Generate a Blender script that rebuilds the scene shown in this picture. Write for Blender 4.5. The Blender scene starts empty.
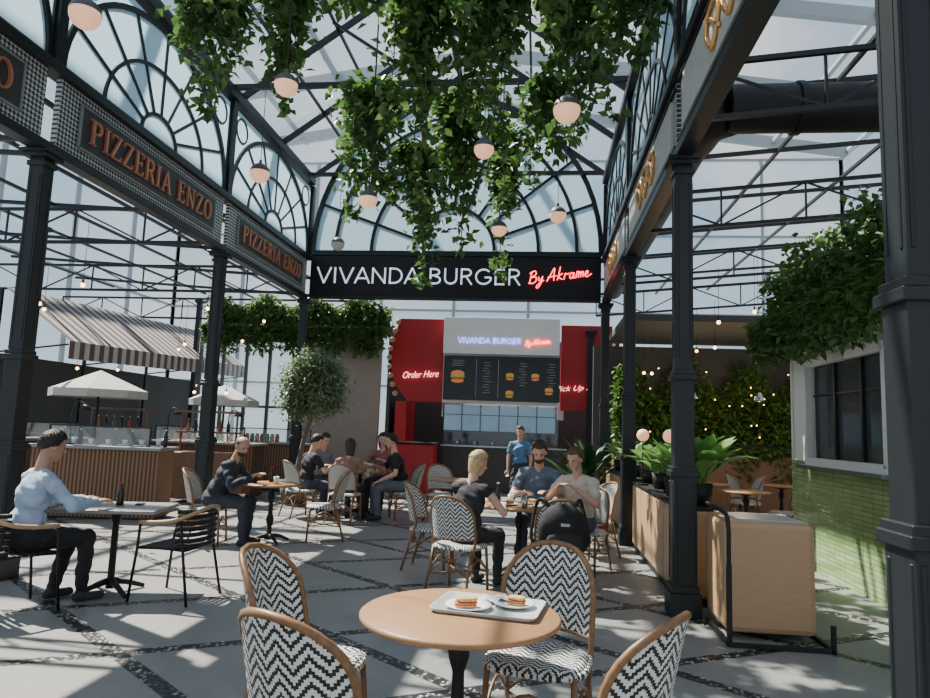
import bpy, math, random
import numpy as np
from mathutils import Vector, Matrix, Euler
random.seed(7); np.random.seed(7)
SC=bpy.context.scene; COL=SC.collection
pi=math.pi
# ------------------------------------------------ mesh builder
class MB:
    def __init__(s): s.v=[];s.f=[];s.m=[];s.s=[]
    def add(s,vs,fs,m=0,smooth=False):
        o=len(s.v); s.v+= [tuple(v) for v in vs]
        for f in fs: s.f.append(tuple(i+o for i in f)); s.m.append(m); s.s.append(smooth)
        return s
    def box(s,c,d,rz=0,m=0,R=None,taper=1.0):
        hx,hy,hz=d[0]/2,d[1]/2,d[2]/2
        M=R if R is not None else Matrix.Rotation(rz,3,'Z')
        vs=[]
        for z,t in((-hz,1),(hz,taper)):
            for x,y in((-hx,-hy),(hx,-hy),(hx,hy),(-hx,hy)):
                vs.append(M@Vector((x*t,y*t,z))+Vector(c))
        return s.add(vs,[(3,2,1,0),(4,5,6,7),(0,1,5,4),(1,2,6,5),(2,3,7,6),(3,0,4,7)],m)
    def bar(s,p0,p1,w=.05,h=None,m=0):
        h=h or w; p0=Vector(p0);p1=Vector(p1);d=p1-p0;L=d.length
        if L<1e-6:return s
        z=d/L; up=Vector((0,0,1)) if abs(z.z)<.95 else Vector((0,1,0))
        x=up.cross(z).normalized();y=z.cross(x)
        R=Matrix((x,y,z)).transposed()
        return s.box((p0+p1)/2,(w,h,L),R=R,m=m)
    def cyl(s,p0,p1,r0,r1=None,n=12,m=0,caps=True):
        r1=r0 if r1 is None else r1
        p0=Vector(p0);p1=Vector(p1);z=(p1-p0).normalized()
        a=Vector((1,0,0)) if abs(z.x)<.9 else Vector((0,1,0))
        x=a.cross(z).normalized();y=z.cross(x)
        vs=[];fs=[]
        for p,r in((p0,r0),(p1,r1)):
            for i in range(n):
                t=2*pi*i/n; vs.append(p+(x*math.cos(t)+y*math.sin(t))*r)
        for i in range(n): fs.append((i,(i+1)%n,n+(i+1)%n,n+i))
        s.add(vs,fs,m,True)
        if caps: s.add(vs,[tuple(range(n-1,-1,-1)),tuple(range(n,2*n))],m)
        return s
    def tube(s,pts,r,n=8,m=0,closed=False):
        pts=[Vector(p) for p in pts];N=len(pts);vs=[];fs=[];px=None
        for i,p in enumerate(pts):
            if closed: d=pts[(i+1)%N]-pts[i-1]
            else: d=pts[min(i+1,N-1)]-pts[max(i-1,0)]
            d.normalize()
            if px is None:
                a=Vector((0,0,1)) if abs(d.z)<.9 else Vector((1,0,0)); px=a.cross(d).normalized()
            else:
                px=(px-d*px.dot(d)).normalized()
            y=d.cross(px); rr=r[i] if isinstance(r,(list,tuple)) else r
            for k in range(n):
                t=2*pi*k/n; vs.append(p+(px*math.cos(t)+y*math.sin(t))*rr)
        for i in range(N if closed else N-1):
            j=(i+1)%N
            for k in range(n): fs.append((i*n+k,i*n+(k+1)%n,j*n+(k+1)%n,j*n+k))
        if not closed: fs+= [tuple(range(n-1,-1,-1)),tuple((N-1)*n+k for k in range(n))]
        return s.add(vs,fs,m,True)
    def lathe(s,prof,n=24,c=(0,0,0),m=0):
        vs=[];fs=[];N=len(prof)
        for r,z in prof:
            for k in range(n):
                t=2*pi*k/n; vs.append((c[0]+r*math.cos(t),c[1]+r*math.sin(t),c[2]+z))
        for i in range(N-1):
            for k in range(n): fs.append((i*n+k,i*n+(k+1)%n,(i+1)*n+(k+1)%n,(i+1)*n+k))
        if prof[0][0]>1e-4: fs.append(tuple(range(n-1,-1,-1)))
        if prof[-1][0]>1e-4: fs.append(tuple((N-1)*n+k for k in range(n)))
        return s.add(vs,fs,m,True)
    def ell(s,c,r,R=None,n=16,m=0,z0=-1,z1=1):
        if not hasattr(r,'__len__'): r=(r,r,r)
        R=R or Matrix.Identity(3);vs=[];fs=[];K=max(6,n//2)
        a0=math.asin(z0);a1=math.asin(z1)
        for i in range(K+1):
            a=a0+(a1-a0)*i/K
            for k in range(n):
                t=2*pi*k/n
                vs.append(R@Vector((r[0]*math.cos(a)*math.cos(t),r[1]*math.cos(a)*math.sin(t),r[2]*math.sin(a)))+Vector(c))
        for i in range(K):
            for k in range(n): fs.append((i*n+k,i*n+(k+1)%n,(i+1)*n+(k+1)%n,(i+1)*n+k))
        return s.add(vs,fs,m,True)
    def rbox(s,c,d,rnd=.35,n=20,m=0,R=None):
        R=R or Matrix.Identity(3);vs=[];fs=[];K=n//2
        sg=lambda v,e:math.copysign(abs(v)**e,v)
        for i in range(K+1):
            a=-pi/2+pi*i/K
            for k in range(n):
                t=2*pi*k/n
                vs.append(R@Vector((d[0]/2*sg(math.cos(a),rnd)*sg(math.cos(t),rnd),d[1]/2*sg(math.cos(a),rnd)*sg(math.sin(t),rnd),d[2]/2*sg(math.sin(a),rnd)))+Vector(c))
        for i in range(K):
            for k in range(n): fs.append((i*n+k,i*n+(k+1)%n,(i+1)*n+(k+1)%n,(i+1)*n+k))
        return s.add(vs,fs,m,True)
    def mesh(s,name,mats):
        me=bpy.data.meshes.new(name); me.from_pydata(s.v,[],s.f)
        for mt in mats: me.materials.append(mt)
        me.polygons.foreach_set('material_index',s.m)
        me.polygons.foreach_set('use_smooth',s.s); me.update()
        return me
def catmull(P,k=6):
    P=[Vector(p) for p in P]
    if len(P)<3: return P
    out=[];Q=[P[0]*2-P[1]]+P+[P[-1]*2-P[-2]]
    for i in range(1,len(Q)-2):
        a,b,c,d=Q[i-1:i+3]
        for j in range(k):
            t=j/k
            out.append(.5*((2*b)+(c-a)*t+(2*a-5*b+4*c-d)*t*t+(3*b-a-3*c+d)*t**3))
    out.append(P[-1]);return out
def L(v): return v if isinstance(v,(list,tuple)) else [v]
def meta(o,label,cat,group=None,kind=None):
    o["label"]=label;o["category"]=cat
    if group:o["group"]=group
    if kind:o["kind"]=kind
def top(name,label,cat,loc=(0,0,0),rz=0,group=None,scale=1):
    o=bpy.data.objects.new(name,None);COL.objects.link(o);o.location=loc;o.rotation_euler=(0,0,rz);o.scale=(scale,)*3
    o.empty_display_size=.1;meta(o,label,cat,group);return o
def part(par,name,mb,mats,label=None,bevel=0):
    me=mb.mesh(name,L(mats)) if isinstance(mb,MB) else mb
    o=bpy.data.objects.new(name,me);COL.objects.link(o);o.parent=par
    if label:o["label"]=label
    if bevel:
        b=o.modifiers.new('b','BEVEL');b.width=bevel;b.segments=2;b.limit_method='ANGLE'
    return o
def single(name,label,cat,mb,mats,loc=(0,0,0),rz=0,group=None,kind=None,bevel=0):
    o=part(None,name,mb,mats,bevel=bevel);o.location=loc;o.rotation_euler=(0,0,rz);meta(o,label,cat,group,kind);return o
def struct(name,label,mb,mats):
    o=part(None,name,mb,mats);meta(o,label,name.split('_')[0],kind='structure');return o
def dup(root,loc,rz=None,label=None,scale=None,group=None):
    def rec(o,par):
        c=o.copy();COL.objects.link(c)
        if par is not None:
            c.parent=par
        for ch in list(o.children): rec(ch,c)
        return c
    c=rec(root,None);c.location=loc
    if rz is not None:c.rotation_euler=(0,0,rz)
    if label:c["label"]=label
    if group:c["group"]=group
    if scale:c.scale=(scale,)*3
    return c
# ------------------------------------------------ materials
def newmat(name):
    m=bpy.data.materials.new(name);m.use_nodes=True;nt=m.node_tree
    for n in list(nt.nodes):nt.nodes.remove(n)
    out=nt.nodes.new('ShaderNodeOutputMaterial');return m,nt,out
def N(nt,t,**k):
    n=nt.nodes.new(t)
    for a,b in k.items():
        if a in n.inputs.keys(): n.inputs[a].default_value=b
        else: setattr(n,a,b)
    return n
def math_(nt,op,a,b=None,c=None):
    n=nt.nodes.new('ShaderNodeMath');n.operation=op
    for i,x in enumerate((a,b,c)):
        if x is None:continue
        if isinstance(x,(int,float)):n.inputs[i].default_value=x
        else: nt.links.new(x,n.inputs[i])
    return n.outputs[0]
def mixc(nt,f,a,b):
    n=nt.nodes.new('ShaderNodeMix');n.data_type='RGBA'
    for s,x in((n.inputs[0],f),(n.inputs[6],a),(n.inputs[7],b)):
        if isinstance(x,(int,float)): s.default_value=x
        elif isinstance(x,(tuple,list)): s.default_value=(*x[:3],1)
        else: nt.links.new(x,s)
    return n.outputs[2]
def mat(name,col,rough=.5,metal=0,var=.15,scale=12,emit=0,ecol=None,bump=0,stretch=None,spec=.5):
    m,nt,out=newmat(name)
    b=nt.nodes.new('ShaderNodeBsdfPrincipled');nt.links.new(b.outputs[0],out.inputs[0])
    tc=N(nt,'ShaderNodeTexCoord');mp=N(nt,'ShaderNodeMapping')
    if stretch: mp.inputs['Scale'].default_value=stretch
    nt.links.new(tc.outputs['Object'],mp.inputs[0])
    no=N(nt,'ShaderNodeTexNoise',Scale=scale,Detail=4.0);nt.links.new(mp.outputs[0],no.inputs['Vector'])
    c2=tuple(c*(1-var*1.6) for c in col);c1=tuple(min(1,c*(1+var)) for c in col)
    nt.links.new(mixc(nt,no.outputs[0],c2,c1),b.inputs['Base Color'])
    b.inputs['Roughness'].default_value=rough;b.inputs['Metallic'].default_value=metal
    b.inputs['Specular IOR Level'].default_value=spec
    if emit:
        b.inputs['Emission Color'].default_value=(*(ecol or col),1);b.inputs['Emission Strength'].default_value=emit
    if bump:
        bp=N(nt,'ShaderNodeBump',Strength=bump,Distance=.01);nt.links.new(no.outputs[0],bp.inputs['Height']);nt.links.new(bp.outputs[0],b.inputs['Normal'])
    return m
STEEL=mat('dark_painted_steel',(.012,.015,.018),.4,0,.1,spec=.36)
STEEL2=mat('grey_painted_steel',(.08,.09,.095),.5,.2,.1)
WHITEF=mat('white_painted_steel',(.34,.38,.41),.5,.1,.06)
BLACK=mat('matt_black',(.009,.009,.010),.55,spec=.4)
BOARD=mat('sign_board_black',(.010,.011,.013),.4,spec=.3)
GBOARD=mat('sign_board_grey',(.040,.044,.047),.5,spec=.4)
PALE=mat('pale_sign_panel',(.42,.43,.42),.5)
PALEB=mat('pale_border_steel',(.22,.24,.25),.5)
COPPER=mat('copper_letters',(.52,.22,.13),.38,.6,.2,emit=.03,ecol=(1,.45,.25))  # weak emission paints a reflective gleam; these letters are not lit
GOLD=mat('gold_letters',(.72,.40,.15),.35,.7,.15)
LILAC=mat('backlit_white_letters',(.7,.74,.85),.4,emit=.8,ecol=(.72,.78,.98))
NEON=mat('red_neon',(.9,.05,.05),.4,emit=6,ecol=(1,.05,.06))
NEONP=mat('pink_neon',(.9,.5,.5),.4,emit=3,ecol=(1,.6,.6))
OAK=mat('oak_veneer',(.45,.28,.155),.45,0,.10,7,bump=.03,stretch=(1,9,9))
OAKT=mat('oak_table_top',(.34,.18,.085),.42,0,.2,5,bump=.04,stretch=(1,12,4),spec=.35)
BAMBOO=mat('bamboo_cane',(.24,.12,.05),.4,0,.35,40)
DWOOD=mat('slatted_brown_wood',(.19,.10,.055),.5,0,.3,9,stretch=(8,8,.8))
LWOOD=mat('ash_wood',(.42,.27,.15),.45,0,.2,9,stretch=(1,8,8))
GREYTOP=mat('grey_stone_top',(.22,.23,.23),.35,0,.15,30)
WHITE=mat('white_plaster',(.78,.78,.75),.7,0,.05,6)
BEIGE=mat('taupe_wall',(.30,.25,.22),.8,0,.1,3)
GREYW=mat('grey_wall',(.05,.053,.056),.7,0,.1,3)
RED=mat('red_panel',(.38,.010,.018),.45,0,.1,3)
STONE=mat('tray_grey',(.44,.45,.46),.35,0,.06,60)
CERAM=mat('white_ceramic',(.8,.8,.78),.2,0,.03)
BREAD=mat('toasted_bread',(.62,.36,.14),.8,0,.35,60,bump=.4)
FILL=mat('sandwich_filling',(.6,.14,.05),.6,0,.5,90)
SOIL=mat('potting_soil',(.04,.025,.015),.9,0,.3,80,bump=.6)
BARK=mat('tree_bark',(.15,.12,.09),.9,0,.35,30,bump=.6)
CHROME=mat('stainless_steel',(.45,.46,.47),.25,.9,.08)
BOTTLE=mat('dark_bottle_glass',(.02,.012,.008),.1,0,.1)
WARM=mat('lit_opal_glass',(.75,.50,.38),.4,emit=.85,ecol=(1,.50,.28))
OPALOFF=mat('unlit_opal_glass',(.5,.51,.5),.3)
BULB=mat('warm_bulb',(1,.7,.4),.4,emit=9,ecol=(1,.55,.2))
SCREEN=mat('menu_panel',(.012,.014,.018),.3,0,.1)
DARKGL=mat('dark_window_glass',(.07,.08,.085),.1,0,.2,2)
PAPER=mat('napkin_paper',(.7,.7,.68),.8)
def weave(name,ax):
    m,nt,out=newmat(name);b=nt.nodes.new('ShaderNodeBsdfPrincipled');nt.links.new(b.outputs[0],out.inputs[0])
    tc=N(nt,'ShaderNodeTexCoord');sp=N(nt,'ShaderNodeSeparateXYZ');nt.links.new(tc.outputs['Object'],sp.inputs[0])
    X=math_(nt,'ADD',sp.outputs[0],2.0295);V=sp.outputs[ax]
    q=math_(nt,'MULTIPLY',math_(nt,'FLOOR',math_(nt,'DIVIDE',X,.0075)),.0075)
    vq=math_(nt,'MULTIPLY',math_(nt,'FLOOR',math_(nt,'DIVIDE',V,.005)),.005)
    tri=math_(nt,'PINGPONG',q,.045)
    s=math_(nt,'DIVIDE',math_(nt,'ADD',math_(nt,'ADD',vq,4.0),math_(nt,'MULTIPLY',tri,1.15)),.039)
    g=math_(nt,'GREATER_THAN',math_(nt,'FRACT',s),.47)
    no=N(nt,'ShaderNodeTexNoise',Scale=90.0)
    nt.links.new(tc.outputs['Object'],no.inputs['Vector'])
    wh=mixc(nt,no.outputs[0],(.6,.6,.57),(.9,.9,.86))
    nt.links.new(mixc(nt,g,(.008,.008,.010),wh),b.inputs['Base Color']);b.inputs['Roughness'].default_value=.45
    h=math_(nt,'ADD',math_(nt,'PINGPONG',X,.00375),math_(nt,'PINGPONG',math_(nt,'ADD',V,4.0),.0025))
    bp=N(nt,'ShaderNodeBump',Strength=.5,Distance=1.0);nt.links.new(h,bp.inputs['Height']);nt.links.new(bp.outputs[0],b.inputs['Normal'])
    return m
WV_BACK=weave('woven_chevron_back',2);WV_SEAT=weave('woven_chevron_seat',1)
def leafmat(name,c1,c2,tr=.35):
    m,nt,out=newmat(name);g=N(nt,'ShaderNodeNewGeometry')
    no=N(nt,'ShaderNodeTexNoise',Scale=1.7);tc=N(nt,'ShaderNodeTexCoord');nt.links.new(tc.outputs['Object'],no.inputs['Vector'])
    f=math_(nt,'MULTIPLY',math_(nt,'ADD',g.outputs['Random Per Island'],no.outputs[0]),.55)
    c=mixc(nt,f,c1,c2)
    b=nt.nodes.new('ShaderNodeBsdfPrincipled');nt.links.new(c,b.inputs['Base Color']);b.inputs['Roughness'].default_value=.4
    t=N(nt,'ShaderNodeBsdfTranslucent');nt.links.new(c,t.inputs[0])
    mx=N(nt,'ShaderNodeMixShader');mx.inputs[0].default_value=tr
    nt.links.new(b.outputs[0],mx.inputs[1]);nt.links.new(t.outputs[0],mx.inputs[2]);nt.links.new(mx.outputs[0],out.inputs[0]);return m
LEAF=leafmat('hanging_leaves',(.018,.055,.016),(.14,.265,.06),.4)
LEAFO=leafmat('olive_leaves',(.06,.10,.05),(.27,.36,.2),.35)
LEAFB=leafmat('broad_leaves',(.03,.14,.025),(.30,.52,.14),.4)
LEAFP=leafmat('palm_leaves',(.01,.05,.015),(.05,.15,.04),.3)
def glassmat(name,tint,frost,gl=.08,milk=.4,tc_=(.82,.91,.97),dk=(.55,.66,.74)):
    m,nt,out=newmat(name)
    t=N(nt,'ShaderNodeBsdfTransparent');t.inputs[0].default_value=(*tint,1)
    tl=N(nt,'ShaderNodeBsdfTranslucent');tl.inputs[0].default_value=(*tc_,1)
    df=N(nt,'ShaderNodeBsdfDiffuse');no=N(nt,'ShaderNodeTexNoise',Scale=.8,Detail=3.0);tc=N(nt,'ShaderNodeTexCoord')
    nt.links.new(tc.outputs['Object'],no.inputs['Vector'])
    nt.links.new(mixc(nt,no.outputs[0],dk,tuple(min(1,c*1.3) for c in dk)),df.inputs[0])
    a=N(nt,'ShaderNodeMixShader');a.inputs[0].default_value=milk;nt.links.new(tl.outputs[0],a.inputs[1]);nt.links.new(df.outputs[0],a.inputs[2])
    b=N(nt,'ShaderNodeMixShader');b.inputs[0].default_value=frost;nt.links.new(t.outputs[0],b.inputs[1]);nt.links.new(a.outputs[0],b.inputs[2])
    g=N(nt,'ShaderNodeBsdfGlossy');g.inputs['Roughness'].default_value=.05
    c=N(nt,'ShaderNodeMixShader');c.inputs[0].default_value=gl;nt.links.new(b.outputs[0],c.inputs[1]);nt.links.new(g.outputs[0],c.inputs[2])
    nt.links.new(c.outputs[0],out.inputs[0]);return m
FROST=glassmat('frosted_glass',(.8,.92,1),.98,.02,.3,(.40,.58,.68),(.38,.52,.60))
CLEAR=glassmat('clear_glass',(.85,.92,.94),.08,.08)
HAZE=glassmat('hazy_facade_glass',(.86,.93,.97),.15,.04,.3,(.45,.56,.64),(.45,.56,.64))
ROOFG=glassmat('roof_glass',(.9,.96,.98),.04,.03)
def floormat():
    m,nt,out=newmat('floor_slabs');b=nt.nodes.new('ShaderNodeBsdfPrincipled');nt.links.new(b.outputs[0],out.inputs[0])
    tc=N(nt,'ShaderNodeTexCoord');sp=N(nt,'ShaderNodeSeparateXYZ');nt.links.new(tc.outputs['Object'],sp.inputs[0])
    def band(nx,ny,s,off):
        p=math_(nt,'ADD',math_(nt,'MULTIPLY',sp.outputs[0],nx),math_(nt,'MULTIPLY',sp.outputs[1],ny))
        f=math_(nt,'FRACT',math_(nt,'ADD',math_(nt,'DIVIDE',math_(nt,'SUBTRACT',p,off),s),100.5))
        return math_(nt,'MULTIPLY',math_(nt,'ABSOLUTE',math_(nt,'SUBTRACT',f,.5)),s)
    d=math_(nt,'MINIMUM',band(.618,.786,1.3,1.73),band(-.5,.866,1.3,5.115))
    st=math_(nt,'LESS_THAN',d,.055)
    no=N(nt,'ShaderNodeTexNoise',Scale=1.3,Detail=9.0,Roughness=.7);nt.links.new(tc.outputs['Object'],no.inputs['Vector'])
    fn=N(nt,'ShaderNodeTexNoise',Scale=60.0,Detail=3.0);nt.links.new(tc.outputs['Object'],fn.inputs['Vector'])
    conc=mixc(nt,math_(nt,'ADD',math_(nt,'MULTIPLY',no.outputs[0],.7),math_(nt,'MULTIPLY',fn.outputs[0],.3)),(.10,.102,.10),(.34,.335,.32))
    vo=N(nt,'ShaderNodeTexVoronoi',Scale=30.0);nt.links.new(tc.outputs['Object'],vo.inputs['Vector'])
    pb=math_(nt,'LESS_THAN',vo.outputs['Distance'],.40)
    s2=N(nt,'ShaderNodeSeparateColor');nt.links.new(vo.outputs['Color'],s2.inputs[0])
    peb=mixc(nt,math_(nt,'MULTIPLY',pb,math_(nt,'POWER',s2.outputs[0],1.5)),(.012,.012,.014),(.5,.5,.47))
    nt.links.new(mixc(nt,st,conc,peb),b.inputs['Base Color']);b.inputs['Roughness'].default_value=.42
    bp=N(nt,'ShaderNodeBump',Strength=.5,Distance=.012);bp.invert=True;nt.links.new(math_(nt,'MULTIPLY',vo.outputs['Distance'],st),bp.inputs['Height']);nt.links.new(bp.outputs[0],b.inputs['Normal'])
    return m
def brickmat(name,c1,c2,mort,w,h,swap=True,rough=.25,ms=.004):
    m,nt,out=newmat(name);b=nt.nodes.new('ShaderNodeBsdfPrincipled');nt.links.new(b.outputs[0],out.inputs[0])
    tc=N(nt,'ShaderNodeTexCoord');sp=N(nt,'ShaderNodeSeparateXYZ');nt.links.new(tc.outputs['Object'],sp.inputs[0])
    cb=N(nt,'ShaderNodeCombineXYZ');nt.links.new(sp.outputs[1] if swap else sp.outputs[0],cb.inputs[0]);nt.links.new(sp.outputs[2],cb.inputs[1])
    br=N(nt,'ShaderNodeTexBrick');br.inputs['Color1'].default_value=(*c1,1);br.inputs['Color2'].default_value=(*c2,1);br.inputs['Mortar'].default_value=(*mort,1)
    br.offset=0.0
    br.inputs['Scale'].default_value=1;br.inputs['Mortar Size'].default_value=ms;br.inputs['Brick Width'].default_value=w;br.inputs['Row Height'].default_value=h
    nt.links.new(cb.outputs[0],br.inputs['Vector']);nt.links.new(br.outputs[0],b.inputs['Base Color']);b.inputs['Roughness'].default_value=rough
    bp=N(nt,'ShaderNodeBump',Strength=.5,Distance=.004);bp.invert=True;nt.links.new(br.outputs[1],bp.inputs['Height']);nt.links.new(bp.outputs[0],b.inputs['Normal'])
    return m
GTILE=brickmat('green_glazed_tile',(.22,.34,.13),(.33,.45,.21),(.10,.17,.06),.22,.05,rough=.12)
def stripemat(name,c1,c2,ax,per):
    m,nt,out=newmat(name);b=nt.nodes.new('ShaderNodeBsdfPrincipled');nt.links.new(b.outputs[0],out.inputs[0])
    tc=N(nt,'ShaderNodeTexCoord');sp=N(nt,'ShaderNodeSeparateXYZ');nt.links.new(tc.outputs['Object'],sp.inputs[0])
    g=math_(nt,'GREATER_THAN',math_(nt,'FRACT',math_(nt,'DIVIDE',math_(nt,'ADD',sp.outputs[ax],40.0),per)),.5)
    nt.links.new(mixc(nt,g,c1,c2),b.inputs['Base Color']);b.inputs['Roughness'].default_value=.8;return m
AWN=stripemat('striped_canvas',(.085,.05,.048),(.34,.33,.31),1,.3)
SLAT=stripemat('vertical_slats',(.22,.12,.065),(.07,.04,.023),0,.06)
def latticemat():
    m,nt,out=newmat('perforated_panel');b=nt.nodes.new('ShaderNodeBsdfPrincipled');nt.links.new(b.outputs[0],out.inputs[0])
    tc=N(nt,'ShaderNodeTexCoord');sp=N(nt,'ShaderNodeSeparateXYZ');nt.links.new(tc.outputs['Object'],sp.inputs[0])
    a=math_(nt,'PINGPONG',math_(nt,'ADD',sp.outputs[1],20.0),.025);c=math_(nt,'PINGPONG',sp.outputs[2],.025)
    g=math_(nt,'LESS_THAN',math_(nt,'ADD',a,c),.024)
    nt.links.new(mixc(nt,g,(.02,.022,.025),(.5,.52,.53)),b.inputs['Base Color']);b.inputs['Roughness'].default_value=.5;return m
LATT=latticemat()
# ------------------------------------------------ floor, outer shell
mb=MB().add([(-16,-5,0),(12,-5,0),(12,27,0),(-16,27,0)],[(0,1,2,3)])
struct('floor','grey concrete slab floor with dark pebble strips',mb,[floormat()])
def glazing(name,label,p0,p1,h,nx,nz,w=.12,mt=WHITEF,z0=0):
    p0=Vector(p0);p1=Vector(p1);mb=MB();d=p1-p0
    for i in range(nx+1):
        q=p0+d*i/nx;mb.bar(q+Vector((0,0,z0)),q+Vector((0,0,h)),w,w)
    for k in range(nz+1):
        z=z0+(h-z0)*k/nz;mb.bar(p0+Vector((0,0,z+.001)),p1+Vector((0,0,z+.001)),w*.7,w*.7)
    mb.add([p0+Vector((0,0,z0)),p1+Vector((0,0,z0)),p1+Vector((0,0,h)),p0+Vector((0,0,h))],[(0,1,2,3)],1)
    return struct(name,label,mb,[mt,HAZE])
glazing('wall_left','tall outer glazed facade with pale mullions',(-15.5,-2,0),(-15.5,26.5,0),12.5,9,4)
glazing('wall_back','tall glazed end facade with pale mullions',(-15.5,26.5,0),(11.5,26.5,0),12.5,9,4)
glazing('window_1','upper glazed side facade with pale mullions',(11.5,-2,0),(11.5,26.5,0),12.5,9,3,z0=3.2)
mb=MB().box((11.5,12.2,1.6),(.2,28.6,3.2));struct('wall_right','grey plastered lower side wall',mb,[GREYW])
mb=MB()
for y in range(-2,28,4):
    mb.bar((-15.5,y,12.6),(-2,y,14.6),.22,.4);mb.bar((-2,y,14.6),(11.5,y,12.6),.22,.4)
for i in range(6):
    x=-15.5+13.5*i/5;z=12.6+2*i/5;mb.bar((x,-2,z),(x,26.5,z),.14,.14)
for i in range(1,6):
    x=-2+13.5*i/5;z=14.6-2*i/5;mb.bar((x,-2,z),(x,26.5,z),.14,.14)
struct('ceiling','high outer skylight lattice of pale steel',mb,[WHITEF])
# ------------------------------------------------ columns
LX,RX=-5.0,1.3
LY=[2.1,5.95,9.77,13.6,17.4];RY=[2.57,6.28,9.94,13.6,17.3]
def column_mb(h=4.15):
    mb=MB()
    mb.box((0,0,.1),(.27,.27,.2));mb.box((0,0,.23),(.24,.24,.06))
    mb.box((0,0,.72),(.20,.20,.96));mb.box((0,0,1.22),(.245,.245,.05));mb.box((0,0,1.26),(.22,.22,.04))
    mb.box((0,0,1.7),(.175,.175,.9))
    mb.box((0,0,2.08),(.22,.22,.05));mb.box((0,0,2.125),(.19,.19,.04))
    mb.box((0,0,(2.14+h)/2),(.155,.155,h-2.14))
    mb.box((0,0,h-.14),(.19,.19,.05));mb.box((0,0,h-.06),(.26,.26,.04));mb.box((0,0,h-.02),(.30,.30,.04))
    for a in range(4):
        R=Matrix.Rotation(a*pi/2,3,'Z')
        for x in(-.05,.05):
            mb.box(R@Vector((x,.079,(2.2+h-.2)/2)),(.016,.012,h-2.5),R=R)
            mb.box(R@Vector((x*1.5,.101,.72)),(.02,.01,.86),R=R)
    return mb
colme=column_mb().mesh('column',[STEEL])
for x,ys in((LX,LY),(RX,RY)):
    for y in ys:
        o=part(None,'column',colme,[]);o.location=(x+(.07 if y==2.57 else 0),y,0);meta(o,'dark painted square steel column with moulded capital and plinth','column','columns of the hall')
        b=o.modifiers.new('b','BEVEL');b.width=.006;b.segments=1
# ------------------------------------------------ fascia beams, masts, arched windows
for x,ys,l in((LX,LY,'long dark steel beam on the pizzeria side of the hall'),(RX,RY,'long dark steel beam on the planter side of the hall')):
    y0,y1=-.5,ys[3]-.05
    for z,w_,h_ in((4.2,.16,.1),(5.03,.2,.1),(6.72,.2,.14)):
        single('fascia_beam',l,'beam',MB().box((x,(y0+y1)/2,z),(w_,y1-y0,h_)),[STEEL],bevel=.01)
    for y in ys[:4]:
        mb=MB().box((x,y,5.865),(.13,.13,1.56));single('mast','slim dark steel post above the column capital','post',mb,[STEEL],group='posts above the columns')
def arched_window(p0,p1,z0,z1,label,rise=None,fr=.045,inner=(.62,.22),nr=8):
    p0=Vector((*p0,0));p1=Vector((*p1,0));d=(p1-p0);W=d.length;d.normalize();nrm=Vector((d.y,-d.x,0))
    c=(p0+p1)/2
    root=top('arched_window',label,'window',(c.x,c.y,z0),0,'arched windows of the hall')
    def P(u,v,o=0): return d*u+Vector((0,0,v))+nrm*o
    H=z1-z0;a=W/2-.1;b=(rise or H)-.08
    f=MB()
    n=28
    def arc(s,r):
        pts=[P(a*s*math.cos(pi*i/n),.02+b*s*math.sin(pi*i/n)) for i in range(n+1)]
        for q0,q1 in zip(pts,pts[1:]): f.bar(q0,q1,r,r)
    arc(1,fr*1.5)
    for s in inner: arc(s,fr)
    i0=min(inner)
    for k in range(1,nr):
        t=pi*k/nr; f.bar(P(a*i0*math.cos(t),.02+b*i0*math.sin(t)),P(a*math.cos(t),.02+b*math.sin(t)),fr*.8,fr*.8)
    if not rise:
        f.bar(P(-W/2+.07,0),P(-W/2+.07,H),fr,fr);f.bar(P(W/2-.07,0),P(W/2-.07,H),fr,fr)
        for s in(-1,1):
            q=P(s*(W/2-.38),H-.33);m=14
            ring=[q+d*(.2*math.cos(2*pi*i/m))+Vector((0,0,.2*math.sin(2*pi*i/m))) for i in range(m)]
            for i in range(m): f.bar(ring[i],ring[(i+1)%m],fr*.6,fr*.6)
    f.bar(P(-W/2+.07,0.01),P(W/2-.07,.01),fr*1.2,fr*1.2)
    part(root,'frame',f,[STEEL])
    g=MB();
    if rise:
        vs=[P(0,.03)]+[P(a*math.cos(pi*i/n),.02+b*math.sin(pi*i/n)) for i in range(n+1)]
        g.add(vs,[(0,i+1,i+2) for i in range(n)])
    else: g.add([P(-W/2+.08,.02),P(W/2-.08,.02),P(W/2-.08,H-.06),P(-W/2+.08,H-.06)],[(0,1,2,3)])
    part(root,'glass_pane',g,[FROST])
    return root
for i in range(3):
    arched_window((LX,LY[i]),(LX,LY[i+1]),5.1,6.64,'frosted fan window in dark arched frame above pizzeria sign')
for i in range(3):
    arched_window((RX,RY[i]),(RX,RY[i+1]),5.1,6.64,'frosted fan window in dark arched frame above the planters')
arched_window((LX,13.62),(RX,13.62),5.18,8.1,'wide frosted fan window above the burger sign',rise=3.5,fr=.065,inner=(.84,.58,.28),nr=10)
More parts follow.
